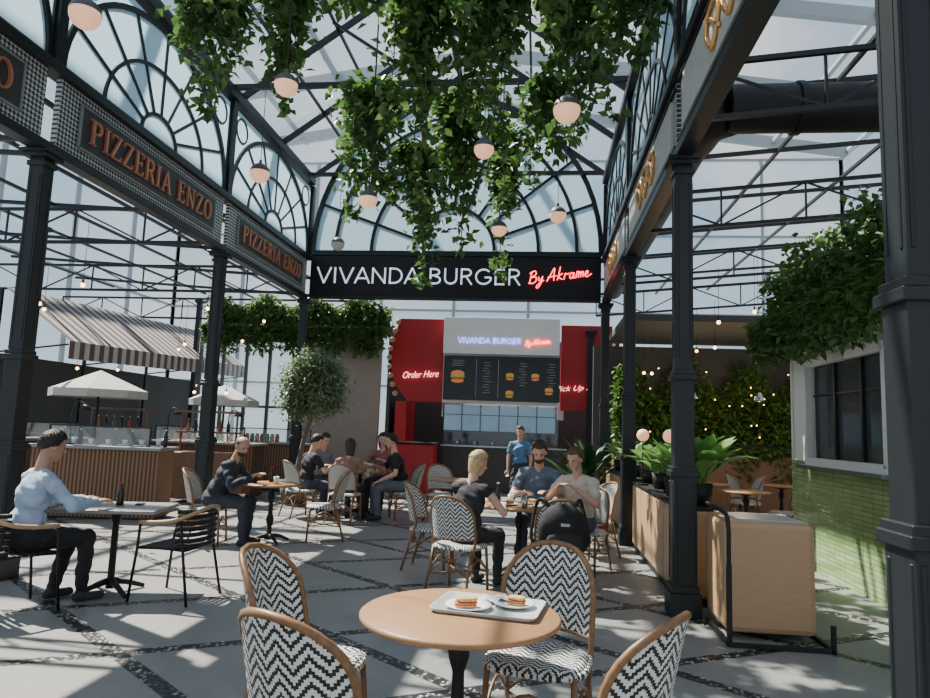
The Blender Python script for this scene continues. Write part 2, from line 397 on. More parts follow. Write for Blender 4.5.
# ------------------------------------------------ text helper
def text_mesh(s,w,h,ext=.02,shear=0,bold=0,spacing=1.0):
    cu=bpy.data.curves.new('t','FONT');cu.body=s;cu.extrude=ext;cu.shear=shear;cu.offset=bold;cu.space_character=spacing
    cu.align_x='CENTER';cu.align_y='CENTER';cu.resolution_u=3
    o=bpy.data.objects.new('t',cu);COL.objects.link(o);bpy.context.view_layer.update()
    me=bpy.data.meshes.new_from_object(o.evaluated_get(bpy.context.evaluated_depsgraph_get()))
    bpy.data.objects.remove(o)
    co=np.array([v.co[:] for v in me.vertices]);mn=co.min(0);mx=co.max(0);c=(mn+mx)/2
    for v in me.vertices:
        v.co.x=(v.co.x-c[0])*w/(mx[0]-mn[0]);v.co.y=(v.co.y-c[1])*h/(mx[1]-mn[1])
    return me
def text(par,s,w,h,loc,rot,mt,name='lettering',**k):
    me=text_mesh(s,w,h,**k);me.materials.clear();me.materials.append(mt)
    o=part(par,name,me,[]);o.location=loc;o.rotation_euler=rot;return o
FY=(pi/2,0,0);FX=(pi/2,0,pi/2)
def strokes(e,segs,D=.03):
    for ax,ay,bx,by,w in segs:
        d=Vector((bx-ax,by-ay));n=Vector((-d.y,d.x)).normalized()*w/2
        P=[(ax+n.x,ay+n.y),(ax-n.x,ay-n.y),(bx-n.x,by-n.y),(bx+n.x,by+n.y)]
        e.add([(p[0],p[1],z) for z in(0,D) for p in P],[(3,2,1,0),(4,5,6,7),(0,1,5,4),(1,2,6,5),(2,3,7,6),(3,0,4,7)])
def serif_text(par,s,W,H,loc,rot,mt):
    adv={'I':.42,'P':.72,'Z':.74,'E':.7,'R':.78,'A':.84,'N':.86,'O':.84,' ':.45}
    T,t=.10,.04;x=0;S=[]
    st=lambda *a:S.append(a)
    tot=sum(adv[c] for c in s);k=W/tot
    def serif(cx,y,w=.3): st(cx-w/2,y,cx+w/2,y,t)
    for c in s:
        o=x-tot/2
        if c=='I': st(o+.19,0,o+.19,1,T);serif(o+.19,.02);serif(o+.19,.98)
        if c in 'PR':
            st(o+.17,0,o+.17,1,T);serif(o+.17,.02,.3);serif(o+.12,.98,.2)
            q=[(o+.17,.98),(o+.4,.97),(o+.53,.88),(o+.56,.74),(o+.53,.6),(o+.4,.51),(o+.17,.5)]
            for i,(a,b) in enumerate(zip(q,q[1:])): st(*a,*b,T*.9 if 0<i<5 else t*1.3)
            if c=='R': st(o+.38,.5,o+.62,.02,T);serif(o+.64,.02,.16)
        if c=='Z':
            st(o+.06,.97,o+.6,.97,t*1.2);st(o+.54,.96,o+.1,.04,T);st(o+.06,.03,o+.62,.03,t*1.2);st(o+.08,.97,o+.06,.78,t);st(o+.61,.03,o+.63,.22,t)
        if c=='E':
            st(o+.17,0,o+.17,1,T);st(o+.04,.02,o+.58,.02,t*1.2);st(o+.04,.98,o+.56,.98,t*1.2);st(o+.2,.52,o+.45,.52,t*1.2)
            st(o+.57,.0,o+.59,.22,t);st(o+.55,1,o+.56,.8,t);st(o+.45,.42,o+.45,.62,t)
        if c=='A':
            st(o+.14,.02,o+.4,1,t*1.4);st(o+.4,1,o+.66,.02,T);st(o+.22,.35,o+.58,.35,t);serif(o+.14,.02,.24);serif(o+.67,.02,.26)
        if c=='N':
            st(o+.16,0,o+.16,1,t*1.3);st(o+.64,0,o+.64,1,t*1.3);st(o+.16,.97,o+.64,.03,T);serif(o+.16,.02,.24);serif(o+.12,.98,.2);serif(o+.64,.98,.24)
        if c=='O':
            m=18;q=[(o+.4+.29*math.cos(2*pi*i/m),.5+.49*math.sin(2*pi*i/m)) for i in range(m)]
            for i in range(m): a,b=q[i],q[(i+1)%m];st(*a,*b,t+(T-t)*abs(math.cos(2*pi*(i+.5)/m)))
        x+=adv[c]
    e=MB();strokes(e,S)
    for i,v in enumerate(e.v): e.v[i]=(v[0]*k,v[1]*H-H/2,v[2])
    o=part(par,'lettering',e,[mt]);o.location=loc;o.rotation_euler=rot;return o
def thin_text(par,s,W,H,loc,rot,mt,T=.085):
    adv={'V':.88,'I':.38,'A':.92,'N':.96,'D':.90,'B':.80,'U':.90,'R':.82,'G':1.02,'E':.74,' ':.42}
    S=[];x=0;tot=sum(adv[c] for c in s);asp=W/tot/H
    def poly(q):
        for a,b in zip(q,q[1:]): S.append((a[0]*asp,a[1],b[0]*asp,b[1],T))
    def arc(cx,cy,rx,ry,a0,a1,n=10): return [(cx+rx*math.cos(math.radians(a0+(a1-a0)*i/n)),cy+ry*math.sin(math.radians(a0+(a1-a0)*i/n))) for i in range(n+1)]
    h=T/2
    for c in s:
        o=x-tot/2
        if c=='V': poly([(o+.04,1),(o+.43,0),(o+.82,1)])
        if c=='I': poly([(o+.17,0),(o+.17,1)])
        if c=='A': poly([(o+.04,0),(o+.45,1),(o+.86,0)]);poly([(o+.18,.32),(o+.72,.32)])
        if c=='N': poly([(o+.12,0),(o+.12,1)]);poly([(o+.12,.97),(o+.8,.03)]);poly([(o+.8,0),(o+.8,1)])
        if c=='D': poly([(o+.12,0),(o+.12,1)]);poly([(o+.12,1-h)]+arc(o+.36,.5,.42,.5-h,90,-90)+[(o+.12,h)])
        if c=='B':
            poly([(o+.12,0),(o+.12,1)]);poly([(o+.12,1-h)]+arc(o+.38,.76,.22,.24-h,90,-90,6)+[(o+.12,.52)]);poly([(o+.38,.52)]+arc(o+.4,.27,.26,.27-h,90,-90,6)+[(o+.12,h)])
        if c=='U': poly([(o+.12,1),(o+.12,.36)]+arc(o+.43,.36,.31,.36-h,180,360)+[(o+.74,1)])
        if c=='R': poly([(o+.12,0),(o+.12,1)]);poly([(o+.12,1-h)]+arc(o+.4,.74,.23,.26-h,90,-90,6)+[(o+.12,.48)]);poly([(o+.38,.48),(o+.68,0)])
        if c=='G': poly(arc(o+.5,.5,.42,.5-h,45,338,16)+[(o+.89,.46),(o+.55,.46)])
        if c=='E': poly([(o+.12,0),(o+.12,1)]);poly([(o+.1,1-h),(o+.6,1-h)]);poly([(o+.12,.5),(o+.54,.5)]);poly([(o+.1,h),(o+.6,h)])
        x+=adv[c]
    e=MB();strokes(e,S,.02)
    for i,v in enumerate(e.v): e.v[i]=(v[0]*H,(v[1]-.5)*H,v[2])
    o=part(par,'lettering',e,[mt]);o.location=loc;o.rotation_euler=rot;return o
for i in range(3):
    y0,y1=LY[i]+.1,LY[i+1]-.1;c=(y0+y1)/2
    r=top('sign_board','dark grey signboard with copper PIZZERIA ENZO lettering','sign',(LX,c,4.62),0,'pizzeria signboards')
    W=y1-y0
    part(r,'panel',MB().box((0,0,0),(.06,W,.72)),[LATT])
    p=MB().box((.04,0,0),(.03,W*.82,.44));part(r,'face',p,[GBOARD])
    p=MB()
    for z in(-.235,.235): p.box((.05,0,z),(.025,W*.84,.02))
    for y in(-W*.415,W*.415): p.box((.05,y,0),(.025,.02,.48))
    part(r,'border',p,[PALEB])
    serif_text(r,'PIZZERIA ENZO',W*.76,.28,(.06,0,0),FX,COPPER)
for i in range(3):
    y0,y1=RY[i]+.1,RY[i+1]-.1;c=(y0+y1)/2;W=y1-y0
    r=top('sign_board','pale signboard with gold ornamental lettering','sign',(RX,c,4.62),0,'boards above the planters')
    part(r,'panel',MB().box((0,0,0),(.06,W,.72)),[LATT])
    p=MB().box((-.04,0,0),(.03,W*.9,.5));part(r,'face',p,[PALE])
    p=MB().box((-.045,0,.3),(.03,W,.03)).box((-.045,0,-.3),(.03,W,.03));part(r,'border',p,[STEEL])
    e=MB()
    for k in(-1,0,1):
        q=[Vector((-.07,k*.45+.17*math.cos(t*pi/8)+.04*math.sin(t*pi/4),.18*math.sin(t*pi/8))) for t in range(16)]
        e.tube(q,.02,6,closed=True)
        e.tube(catmull([(-.07,k*.45-.2,-.12),(-.07,k*.45,.05),(-.07,k*.45+.2,.16)]),.02,6)
    part(r,'emblem',e,[GOLD])
def by_script(par,name,loc,rot,s,mt,r=.05):
    ST=[[(0,0),(.1,1.0)],[(-.08,.88),(.3,1.06),(.5,.82),(.3,.6),(.12,.52)],[(.12,.52),(.5,.5),(.56,.2),(.3,0),(-.1,.05)],
    [(.75,.5),(.78,.2),(.95,.2),(1.1,.5)],[(1.1,.5),(1.0,-.1),(.8,-.45),(.65,-.35),(.9,-.05),(1.25,.15)],
    [(1.5,0),(1.75,.5),(2.05,1.1),(2.07,.5),(2.12,0)],[(1.55,.33),(2.3,.42)],[(2.42,0),(2.5,.6),(2.55,1.15)],[(2.82,.55),(2.48,.3),(2.88,0)],
    [(3.0,0),(3.05,.5),(3.2,.42),(3.38,.5)],[(3.78,.42),(3.58,.5),(3.46,.22),(3.6,0),(3.75,.2),(3.8,.48),(3.8,.05),(3.95,.05)],
    [(4.02,0),(4.06,.5),(4.2,.48),(4.22,0)],[(4.22,.3),(4.38,.5),(4.42,0)],[(4.42,.3),(4.58,.5),(4.64,.02)],[(4.78,.2),(5.0,.3),(5.0,.48),(4.84,.45),(4.8,.12),(5.0,0),(5.35,.22)]]
    e=MB()
    for st in ST: e.tube([p*s for p in catmull([((x-2.6)+.25*(y-.4),y-.4,0) for x,y in st])],r*s,6)
    o=part(par,name,e,[mt]);o.location=loc;o.rotation_euler=rot;return o
r=top('sign_board','long black signboard with glowing VIVANDA BURGER lettering','sign',(-1.85,13.6,4.67),0)
part(r,'panel',MB().box((0,0,0),(6.1,.14,.86)),[BOARD],bevel=.01)
e=MB();
for z in(-.46,.46): e.box((0,-.0,z),(6.1,.18,.05))
part(r,'frame',e,[STEEL])
thin_text(r,'VIVANDA BURGER',4.36,.34,(-.72,-.075,.0),FY,LILAC,.10)
by_script(r,'neon_script',(2.22,-.12,.04),(pi/2,-math.radians(8),0),.235,NEON,.048)
# ------------------------------------------------ pitched inner roof
def roof():
    rt=top('glass_roof','pitched glass roof on dark steel rafters over the hall','roof',(-1.85,0,0))
    mb=MB();ya,yb=-.5,13.6;hw=3.15
    for y in np.linspace(ya,yb,9):
        for s in(-1,1):
            mb.bar((s*hw,y,6.86),(0,y,9.1),.05,.1)
    for k in range(4):
        t=k/4
        for s in(-1,1): mb.bar((s*hw*(1-t),ya,6.88+2.24*t),(s*hw*(1-t),yb,6.88+2.24*t),.04,.05)
    mb.bar((0,ya,9.15),(0,yb,9.15),.1,.12)
    for y in(2.1,5.95,9.77,13.5):
        mb.bar((-hw,y,6.88),(hw,y,6.88),.07,.08);mb.bar((0,y,6.88),(0,y,9.1),.05,.05)
        for s in(-1,1): mb.bar((0,y,6.88),(s*hw/2,y,7.95),.045,.045)
    part(rt,'rafters',mb,[STEEL])
    g=MB()
    for s in(-1,1): g.add([(s*hw,ya,6.95),(0,ya,9.25),(0,yb,9.25),(s*hw,yb,6.95)],[(0,1,2,3)])
    part(rt,'glass_pane',g,[ROOFG])
roof()
def truss(p0,p1,h,n,label,grp,w=.05):
    p0=Vector(p0);p1=Vector(p1);mb=MB();d=(p1-p0)/n;u=Vector((0,0,h))
    mb.bar(p0,p1,w,w);mb.bar(p0+u,p1+u,w,w)
    for i in range(n):
        a=p0+d*i;b=a+d
        mb.bar(a,a+u,w*.5,w*.5)
        if i%2: mb.bar(a,b+u,w*.5,w*.5)
        else: mb.bar(a+u,b,w*.5,w*.5)
    mb.bar(p1,p1+u,w*.6,w*.6)
    single('roof_truss',label,'truss',mb,[STEEL],group=grp)
for y in LY[1:]: truss((LX-.12,y,4.3),(-13.5,y,4.3),.55,7,'dark lattice truss carrying the food stall canopy','canopy trusses')
for y in RY[1:]: truss((RX+.12,y,4.55),(8.6,y,5.2),.55,6,'dark lattice truss carrying the service side canopy','service side trusses')
mb=MB()
for y in np.arange(0,19,1.85): mb.bar((RX+.1,y,5.35),(8.6,y,6.0),.045,.055)
for i in range(6): x=RX+.5+1.4*i;mb.bar((x,0,5.32+.7*(x-RX)/7.3),(x,19,5.32+.7*(x-RX)/7.3),.045,.045)
single('canopy_grid','dark glazing bars of the service side canopy','canopy',mb,[STEEL])
mb=MB()
for y in np.arange(1,20,2.4): mb.bar((LX-.15,y,5.0),(-13.5,y,5.5),.055,.065)
for i in range(6): x=LX-.6-1.5*i;mb.bar((x,1,5.0+.06*(-x-5)),(x,19,5.0+.06*(-x-5)),.05,.05)
single('canopy_grid','dark glazing bars of the food stall canopy','canopy',mb,[STEEL])
for x,y in((-8.75,10.6),(-9.4,17.4),(-13.5,9.77),(-13.5,13.6),(8.4,13.6),(8.4,17.3)):
    mb=MB().box((0,0,2.4),(.12,.12,4.8));mb.box((0,0,.1),(.2,.2,.2));mb.box((0,0,4.77),(.2,.2,.08))
    single('canopy_post','slim dark steel post under the side canopy','post',mb,[STEEL],(x,y,0),group='canopy posts')
mb=MB().cyl((1.9,6.95,4.98),(8,6.95,4.98),.25,n=24)
for x in(2.6,4.0,5.4,6.8): mb.cyl((x-.03,6.95,4.98),(x+.03,6.95,4.98),.275,n=24)
mb.tube(catmull([(1.95,7.0,4.98),(1.76,7.2,4.97),(1.70,7.6,4.95)],5),.25,20)
mb.cyl((1.70,7.5,4.95),(1.70,16,4.95),.22,n=20)
single('air_duct','large round black ventilation duct with flanged joints','duct',mb,[BLACK])
# ------------------------------------------------ foliage
def leaves(pts,size,jit=.35,droop=.3):
    n=len(pts);P=np.asarray(pts,float)
    base=np.array([(0,0,0),(.34,.4,.07),(0,1,-.12),(-.34,.4,.07),(0,.45,-.05)])
    F=[(0,1,4),(1,2,4),(2,3,4),(3,0,4)]
    sz=size*(1+jit*(np.random.rand(n)*2-1))
    a=np.random.rand(n)*2*pi;b=(np.random.rand(n)-.5)*1.8-droop;c=(np.random.rand(n)-.5)*1.8
    ca,sa,cb,sb,cc,sc=np.cos(a),np.sin(a),np.cos(b),np.sin(b),np.cos(c),np.sin(c)
    V=base[None]*sz[:,None,None]
    x,y,z=V[...,0],V[...,1],V[...,2]
    x,z=x*cc[:,None]+z*sc[:,None],-x*sc[:,None]+z*cc[:,None]
    y,z=y*cb[:,None]-z*sb[:,None],y*sb[:,None]+z*cb[:,None]
    x,y=x*ca[:,None]-y*sa[:,None],x*sa[:,None]+y*ca[:,None]
    V=np.stack([x,y,z],-1)+P[:,None]
    vs=V.reshape(-1,3)
    Fa=(np.array(F)[None]+np.arange(n)[:,None,None]*5).reshape(-1,3)
    me=bpy.data.meshes.new('foliage');me.from_pydata(vs.tolist(),[],Fa.tolist());return me
def hanging(x,y,zt,zb,R,n,label):
    r=top('hanging_plant',label,'plant',(x,y,zt),0,'greenery hung under the roof')
    pl=MB().lathe([(.05,-.16),(R*.4,-.14),(R*.5,.04),(R*.46,.04),(R*.4,-.1)],14)
    part(r,'planter',pl,[BLACK])
    part(r,'hanger',MB().cyl((0,0,-.05),(0,0,max(.3,7.0-zt)),.008,n=6),[BLACK])
    pts=[];vines=MB();ns=int(6+R*18);Lm=zt-zb
    per=n*.85/ns
    for k in range(ns):
        a=random.random()*2*pi;rr=R*math.sqrt(random.random())
        px,py=rr*math.cos(a),rr*math.sin(a)
        ln=Lm*(.25+.75*random.random()**1.4)*(1-.3*rr/R)
        if k==0: ln=Lm
        P=[]
        dx,dy=(random.random()-.5)*.3,(random.random()-.5)*.3
        for j in range(7):
            t=j/6;P.append((px*(1+.1*t)+dx*math.sin(t*3),py*(1+.1*t)+dy*math.sin(t*3),.05-ln*t))
        vines.tube(P,.006,4)
        m=int(per*(.4+1.1*ln/Lm))
        for _ in range(m):
            t=random.random()*6;i=min(5,int(t));f=t-i
            q=[P[i][c]*(1-f)+P[i+1][c]*f for c in range(3)]
            w=(.095*(1-.5*t/6)+.025)*(1+.6*math.sin(t*3+k))
            pts.append((q[0]+random.gauss(0,w),q[1]+random.gauss(0,w),q[2]+random.gauss(0,.05)))
    for _ in range(int(n*.3)):
        a=random.random()*2*pi;rr=R*1.1*math.sqrt(random.random())
        pts.append((rr*math.cos(a),rr*math.sin(a),random.uniform(-.3,.2)*(1.2-rr/R/1.2)))
    me=leaves(pts,.13);me.materials.append(LEAF)
    part(r,'foliage',me,[]);part(r,'vines',vines,[BARK])
H='mass of trailing green leaves hanging from a black basket'
for a in [(-3.9,7.0,6.75,5.0,.34,1250),(-3.1,7.15,6.8,5.05,.36,1450),(-3.35,5.9,6.75,5.6,.32,900),(-2.3,8.4,6.0,4.2,.30,1300),(-1.85,9.0,5.4,3.45,.26,1200),
          (-1.45,7.2,6.6,4.0,.36,1900),(-1.15,8.4,5.8,3.7,.28,1250),(-.6,7.3,6.75,4.1,.36,1950),(-.6,9.3,5.7,3.55,.22,950),
          (.25,7.5,6.75,4.9,.33,1300),(.85,6.9,6.6,4.9,.27,950),(-.1,6.2,6.8,5.6,.31,950),(-1.0,6.1,6.8,5.6,.31,950),(-2.15,6.5,6.8,5.8,.3,850),(.7,5.7,6.8,5.7,.28,700),(.05,8.6,6.2,4.7,.24,700)]:
    hanging(*a,H)
def globe(x,y,z,d,on=True,zt=6.85):
    r=top('pendant_lamp','round opal globe pendant with dark metal cap, %s'%('lit warm' if on else 'unlit'),'lamp',(x,y,z),0,'globe pendants')
    R=d/2
    part(r,'shade',MB().ell((0,0,0),(R,R,R),n=24,z0=-1,z1=.12),[WARM if on else OPALOFF])
    part(r,'cap',MB().ell((0,0,0),(R*1.03,R*1.03,R*1.03),n=24,z0=.1,z1=1).cyl((0,0,R*.95),(0,0,R*1.4),.02,n=8),[STEEL2])
    part(r,'cord',MB().cyl((0,0,R),(0,0,zt-z),.005,n=6),[BLACK])
for x,y,z,d,on in((-4.12,5.2,5.11,.27,1),(-2.35,5.55,4.59,.21,1),(-3.93,8.6,4.97,.27,1),(-1.91,6.95,4.01,.2,1),(-.57,6.05,4.18,.19,1),(.21,6.4,4.73,.27,1),(.22,9.8,4.77,.25,1),(-.53,8.0,4.0,.19,1),(-3.68,11.5,4.78,.24,0)):
    globe(x,y,z,d,on)
# ------------------------------------------------ bistro chair
def chair_master():
    r=top('bistro_chair','black and white chevron woven bistro chair with cane frame','chair',(0,0,-50))
    mb=MB();n=36;out=[]
    for i in range(n):
        t=2*pi*i/n;c,s=math.cos(t),math.sin(t);e=.62
        out.append((.225*math.copysign(abs(c)**e,c)*(1+.06*s),.215*math.copysign(abs(s)**e,s)))
    rings=[(1,.43),(1.0,.455),(.9,.462),(.5,.457),(.05,.455)]
    vs=[];fs=[]
    for k,z in rings: vs+=[(x*k,y*k,z) for x,y in out]
    for j in range(len(rings)-1):
        for i in range(n): fs.append((j*n+i,j*n+(i+1)%n,(j+1)*n+(i+1)%n,(j+1)*n+i))
    fs+= [tuple(range(n-1,-1,-1)),tuple(4*n+i for i in range(n))]
    mb.add(vs,fs,0,True);part(r,'seat',mb,[WV_SEAT])
    part(r,'seat_rim',MB().tube([(x*1.01,y*1.01,.435) for x,y in out],.017,8,closed=True),[WV_SEAT])
    def bp(u,v,off=0):
        z=.52+v*.40;hw=.225 if v<.4 else .225*(1-((v-.4)/.6)**2.4)**.45
        x=u*hw;y=-.235-.09*v+.12*(abs(x)/.225)**2.2
        return (x,y+off,z)
    mb=MB();NU,NV=14,24;vs=[];fs=[]
    for off in(.008,-.008):
        for j in range(NV+1):
            v=min(j/NV,.995)
            for i in range(NU+1): vs.append(bp(-1+2*i/NU,v,off))
    M=(NU+1)*(NV+1)
    for j in range(NV):
        for i in range(NU):
            a=j*(NU+1)+i;fs.append((a,a+NU+1,a+NU+2,a+1));fs.append((M+a,M+a+1,M+a+NU+2,M+a+NU+1))
    mb.add(vs,fs,0,True);part(r,'backrest',mb,[WV_BACK])
    hoop=[(-.2,-.15,.30),(-.22,-.13,.44)]+[bp(-1,v) for v in(0,.15,.3,.4,.5,.6,.7,.8,.88,.94,.98)]+[bp(0,1)]+[bp(1,v) for v in(.98,.94,.88,.8,.7,.6,.5,.4,.3,.15,0)]+[(.22,-.13,.44),(.2,-.15,.30)]
    f=MB().tube(hoop,.0145,8);f.tube([bp(-1+.2*i,0) for i in range(11)],.010,6)
    part(r,'back_frame',f,[BAMBOO])
    for sx in(-1,1):
        part(r,'leg',MB().tube([(sx*.2,-.15,.44),(sx*.205,-.20,.25),(sx*.215,-.27,0)],.0135,8),[BAMBOO])
        part(r,'leg',MB().tube([(sx*.195,.18,.44),(sx*.205,.20,.2),(sx*.21,.21,0)],.0145,8),[BAMBOO])
    b=MB()
    for sx in(-1,1):
        b.tube(catmull([(sx*.207,.2,.2),(sx*.205,0,.33),(sx*.208,-.215,.2)],5),.008,6)
    b.tube(catmull([(-.207,.2,.2),(0,.19,.34),(.207,.2,.2)],5),.008,6);b.tube(catmull([(-.207,-.22,.2),(0,-.2,.34),(.207,-.22,.2)],5),.008,6)
    b.tube([(-.207,.2,.2),(.208,-.22,.19)],.008,6);b.tube([(.207,.2,.2),(-.208,-.22,.19)],.008,6)
    part(r,'brace',b,[BAMBOO])
    return r
CH=chair_master()
def face(dx,dy): return math.atan2(-dx,dy)
CHS='black and white woven bistro chair'
def chair(x,y,dx,dy,l=CHS,s=1.0): return dup(CH,(x,y,0),face(dx,dy),l,s,'woven bistro chairs')
chair(-1.02,3.12,.98,-.1,CHS+' tucked beside round oak table',1.04)
chair(-.68,2.36,.38,.85,CHS+' with back turned at oak table',1.05)
chair(.03,3.42,-.22,-.95,CHS+' with empty seat facing out',1.04)
chair(.20,2.54,-.85,.5,CHS+' angled toward round oak table',1.04)
# ------------------------------------------------ tables
def round_table(x,y,R,label,topm=OAKT):
    r=top('round_table',label,'table',(x,y,0))
    part(r,'table_top',MB().lathe([(.02,.722),(R-.012,.722),(R,.73),(R,.742),(R-.01,.75),(.0001,.75)],56),[topm])
    part(r,'pedestal',MB().lathe([(.06,.04),(.055,.09),(.03,.12),(.028,.2),(.045,.25),(.05,.3),(.03,.36),(.026,.5),(.045,.56),(.05,.6),(.03,.64),(.03,.68),(.10,.70),(.10,.721)],20),[BLACK])
    f=MB()
    for k in range(4):
        a=k*pi/2+pi/4;c,s=math.cos(a),math.sin(a)
        f.tube(catmull([(c*.03,s*.03,.09),(c*.15,s*.15,.07),(c*.27,s*.27,.018)],4),[.03,.03,.028,.026,.024,.022,.02,.018,.016],8)
    part(r,'base',f,[BLACK]);return r
round_table(-.32,3.04,.44,'round oak cafe table on black cast iron pedestal')
round_table(-.18,7.4,.42,'round oak cafe table laden with plates and drinks')
round_table(-3.42,8.55,.36,'round oak cafe table beside a seated man in dark clothes')
round_table(-3.05,11.55,.45,'round oak cafe table with a group of diners')
round_table(-1.3,10.6,.38,'empty round oak cafe table')
r=top('square_table','grey topped square cafe table on black pedestal','table',(-3.72,5.75,0),math.radians(12))
part(r,'table_top',MB().box((0,0,.735),(.86,.66,.03)),[GREYTOP],bevel=.006)
part(r,'pedestal',MB().lathe([(.04,.04),(.03,.12),(.028,.6),(.07,.7),(.09,.719)],18),[BLACK])
f=MB()
for k in range(4):
    a=k*pi/2+pi/4;c,s=math.cos(a),math.sin(a);f.tube([(c*.03,s*.03,.1),(c*.15,s*.15,.07),(c*.3,s*.3,.018)],[.028,.024,.018],8)
part(r,'base',f,[BLACK])
def armchair(x,y,rz,label):
    r=top('armchair',label,'chair',(x,y,0),rz,'black metal armchairs')
    s=MB()
    for i in range(9): s.box((0,-.2+.05*i,.445),(.44,.036,.012))
    s.tube([(-.22,-.21,.44),(.22,-.21,.44),(.23,.22,.44),(-.23,.22,.44)],.012,8,closed=True)
    part(r,'seat',s,[BLACK])
    b=MB()
    for k in range(7):
        z=.47+.048*k;b.tube(catmull([(-.235,-.13,z),(-.17,-.24,z),(0,-.27,z),(.17,-.24,z),(.235,-.13,z)],4),.019,6)
    part(r,'backrest',b,[BLACK])
    a=MB().tube(catmull([(-.27,.2,.66),(-.28,0,.67),(-.26,-.16,.70),(-.14,-.28,.765),(0,-.3,.79),(.14,-.28,.765),(.26,-.16,.70),(.28,0,.67),(.27,.2,.66)],5),.018,8)
    part(r,'armrest',a,[LWOOD],label='curved wooden arm and back rail')
    for sx in(-1,1):
        part(r,'leg',MB().tube([(sx*.27,.19,.65),(sx*.245,.22,.44),(sx*.26,.26,0)],.012,8),[BLACK])
        part(r,'leg',MB().tube([(sx*.24,-.17,.70),(sx*.225,-.2,.44),(sx*.25,-.29,0)],.012,8),[BLACK])
    return r
armchair(-4.11,5.06,face(.5,.87),'black metal armchair with wood rail holding a seated man')
armchair(-3.12,5.75,face(-1,.1),'empty black metal slatted armchair with curved wood arm rail')
